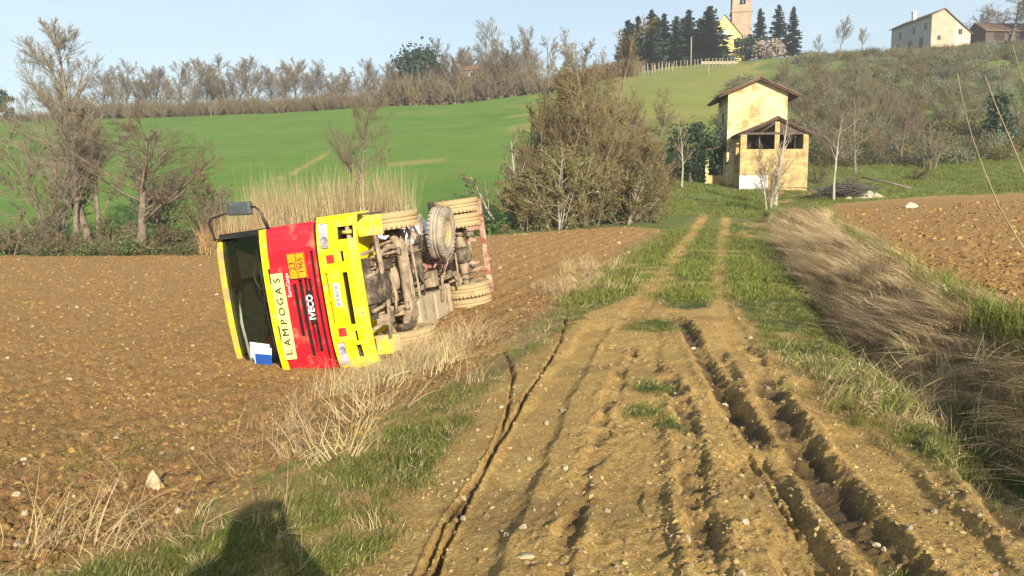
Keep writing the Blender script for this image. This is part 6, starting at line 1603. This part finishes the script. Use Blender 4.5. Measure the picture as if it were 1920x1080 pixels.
# ------------------------------------------------------------------ the person taking the picture (behind the camera; only the shadow is in view)
def person():
    V, E, Rr = [], [], []
    def pt(p, r_, par=None):
        V.append(p); Rr.append(r_ if hasattr(r_, '__len__') else (r_, r_))
        if par is not None: E.append((par, len(V) - 1))
        return len(V) - 1
    pel = pt((0, 0, .95), (.21, .16)); wa = pt((0, 0, 1.10), (.24, .17), pel); ch = pt((0, -.01, 1.28), (.26, .17), wa); cl_ = pt((0, -.01, 1.41), (.22, .14), ch)
    nk = pt((0, .01, 1.50), (.058, .058), cl_); jaw = pt((0, .045, 1.565), (.066, .075), nk); hd = pt((0, .04, 1.645), (.078, .098), jaw); pt((0, .03, 1.715), (.066, .085), hd)
    for s in (-1, 1):
        hp = pt((s * .095, 0, .88), (.105, .115), pel); kn = pt((s * .115, .02, .50), (.066, .07), hp); pt((s * .113, .005, .68), (.085, .09)); E.pop() if False else None
        E.append((hp, len(V) - 1)); E.remove((hp, kn)); E.append((len(V) - 1, kn))
        cf = pt((s * .12, -.01, .36), (.062, .066), kn); an = pt((s * .125, -.02, .10), (.042, .046), cf); pt((s * .14, .10, .045), (.045, .035), an); pt((s * .145, .19, .035), (.035, .025), len(V) - 1)
        sh_ = pt((s * .245, -.01, 1.37), (.115, .115), cl_); el = pt((s * (.40 if s > 0 else .34), .08, 1.14), (.09, .09), sh_); mid = pt((s * (.25 if s > 0 else .18), .19, 1.37), (.075, .075), el); wr = pt((s * .098, .285, 1.52), (.044, .042), mid)
        pm_ = pt((s * .100, .335, 1.585), (.022, .036), wr)
        for k in range(4):                                  # fingers curled round the back of the phone
            z = 1.60 + .019 * k; L_ = (.9, 1.0, .96, .78)[3 - k]
            a = pt((s * (.092), .362, z), .0092, pm_); b = pt((s * (.092 - .030 * L_), .383, z + .004), .0082, a); pt((s * (.092 - .058 * L_), .384, z + .004), .0068, b)
        a = pt((s * .082, .335, 1.595), .0105, pm_); b = pt((s * .070, .350, 1.625), .0095, a); pt((s * .058, .356, 1.645), .0080, b)
    me = bpy.data.meshes.new('person'); me.from_pydata(V, E, [])
    o = bpy.data.objects.new('person', me); COL.objects.link(o)
    o.modifiers.new('skin', 'SKIN').use_smooth_shade = True
    sv = me.skin_vertices[0].data
    for i, r_ in enumerate(Rr): sv[i].radius = r_; sv[i].use_root = (i == 0)
    sb = o.modifiers.new('sub', 'SUBSURF'); sb.levels = 2; sb.render_levels = 2
    bpy.context.view_layer.update()
    me2 = bpy.data.meshes.new_from_object(o.evaluated_get(bpy.context.evaluated_depsgraph_get()))
    o.modifiers.clear(); o.data = me2; me2.name = 'person'
    me2.materials.clear()
    for m_ in (mat('skin', (.50, .30, .21), (.56, .35, .25), 6, .6), mat('jacket', (.03, .04, .06), (.05, .06, .09), 8, .9, bump=.2), mat('trousers', (.05, .05, .055), (.08, .08, .085), 8, .9), mat('shoe', (.03, .02, .015), (.06, .045, .03), 8, .7)): me2.materials.append(m_)
    for p in me2.polygons:
        c = p.center
        p.material_index = 0 if (c.z > 1.49 and abs(c.x) < .10 and c.y < .2) or (c.y > .28 and c.z > 1.5) else 1 if c.z > .92 or abs(c.x) > .2 else 2 if c.z > .09 else 3
    hair = MB()
    hair.lathe([(-.075, .086), (-.03, .094), (.03, .092), (.075, .066), (.098, .03), (.102, 0)], (0, .015, 1.675), 20, 'Z')
    MB().lathe([(-.16, .20), (-.10, .165), (-.03, .14), (.06, .138), (.12, .11), (.155, .05), (.16, 0)], (.02, -.015, 1.60), 20, 'Z').build('shadow_hood', me2.materials[1], o)  # unseen hood added to close gaps in the person's cast shadow
    hair.build('hair', mat('hair', (.03, .02, .012), (.06, .04, .025), 12, .7), o)
    for s in (-1, 1):
        MB().lathe([(-.011, 0), (-.008, .008), (0, .011), (.008, .008), (.011, 0)], (s * .030, .128, 1.645), 10, 'Y').build('eye', M_WHITE, o)
        MB().lathe([(-.008, .0), (-.006, .02), (.0, .028), (.006, .02), (.008, 0)], (s * .080, .04, 1.63), 10, 'X').build('ear', me2.materials[0], o)
    MB().add([(-.013, .128, 1.60), (.013, .128, 1.60), (0, .158, 1.604), (0, .130, 1.65)], [(0, 2, 3), (2, 1, 3), (1, 0, 3), (0, 1, 2)]).build('nose', me2.materials[0], o)
    MB().box((0, .122, 1.578), (.045, .012, .010)).build('mouth', mat('lips', (.34, .13, .11), None, 4, .6), o, .003)
    return o
PX = -.03; pz = gz1(PX, -.44)
pe = person(); pe.location = (PX, -.44, pz - .0); tag(pe, 'person in a dark jacket, hood added to fill out the shadow, standing on the track holding up a phone', 'person')
ph = MB().span((-.075, -.004, -.037), (.075, .004, .037)).build('mobile_phone', M_BLACK, None, .003, loc=(PX, -.44 + .371, pz + 1.632)); tag(ph, 'black phone held up in both hands by the person', 'phone')

# ------------------------------------------------------------------ thin haze over the valley
hz_m = bpy.data.materials.new('haze'); hz_m.use_nodes = True
hn = hz_m.node_tree.nodes; hn.remove(hn['Principled BSDF'])
pv = hn.new('ShaderNodeVolumePrincipled'); pv.inputs['Color'].default_value = (.93, .96, 1, 1); pv.inputs['Density'].default_value = .0007; pv.inputs['Anisotropy'].default_value = .2
hz_m.node_tree.links.new(pv.outputs[0], hn['Material Output'].inputs['Volume'])
hb = MB().span((-420, -60, -4), (420, 330, 75)).build('haze', hz_m); tag(hb, 'thin pale haze over the valley', None, None, 'stuff')
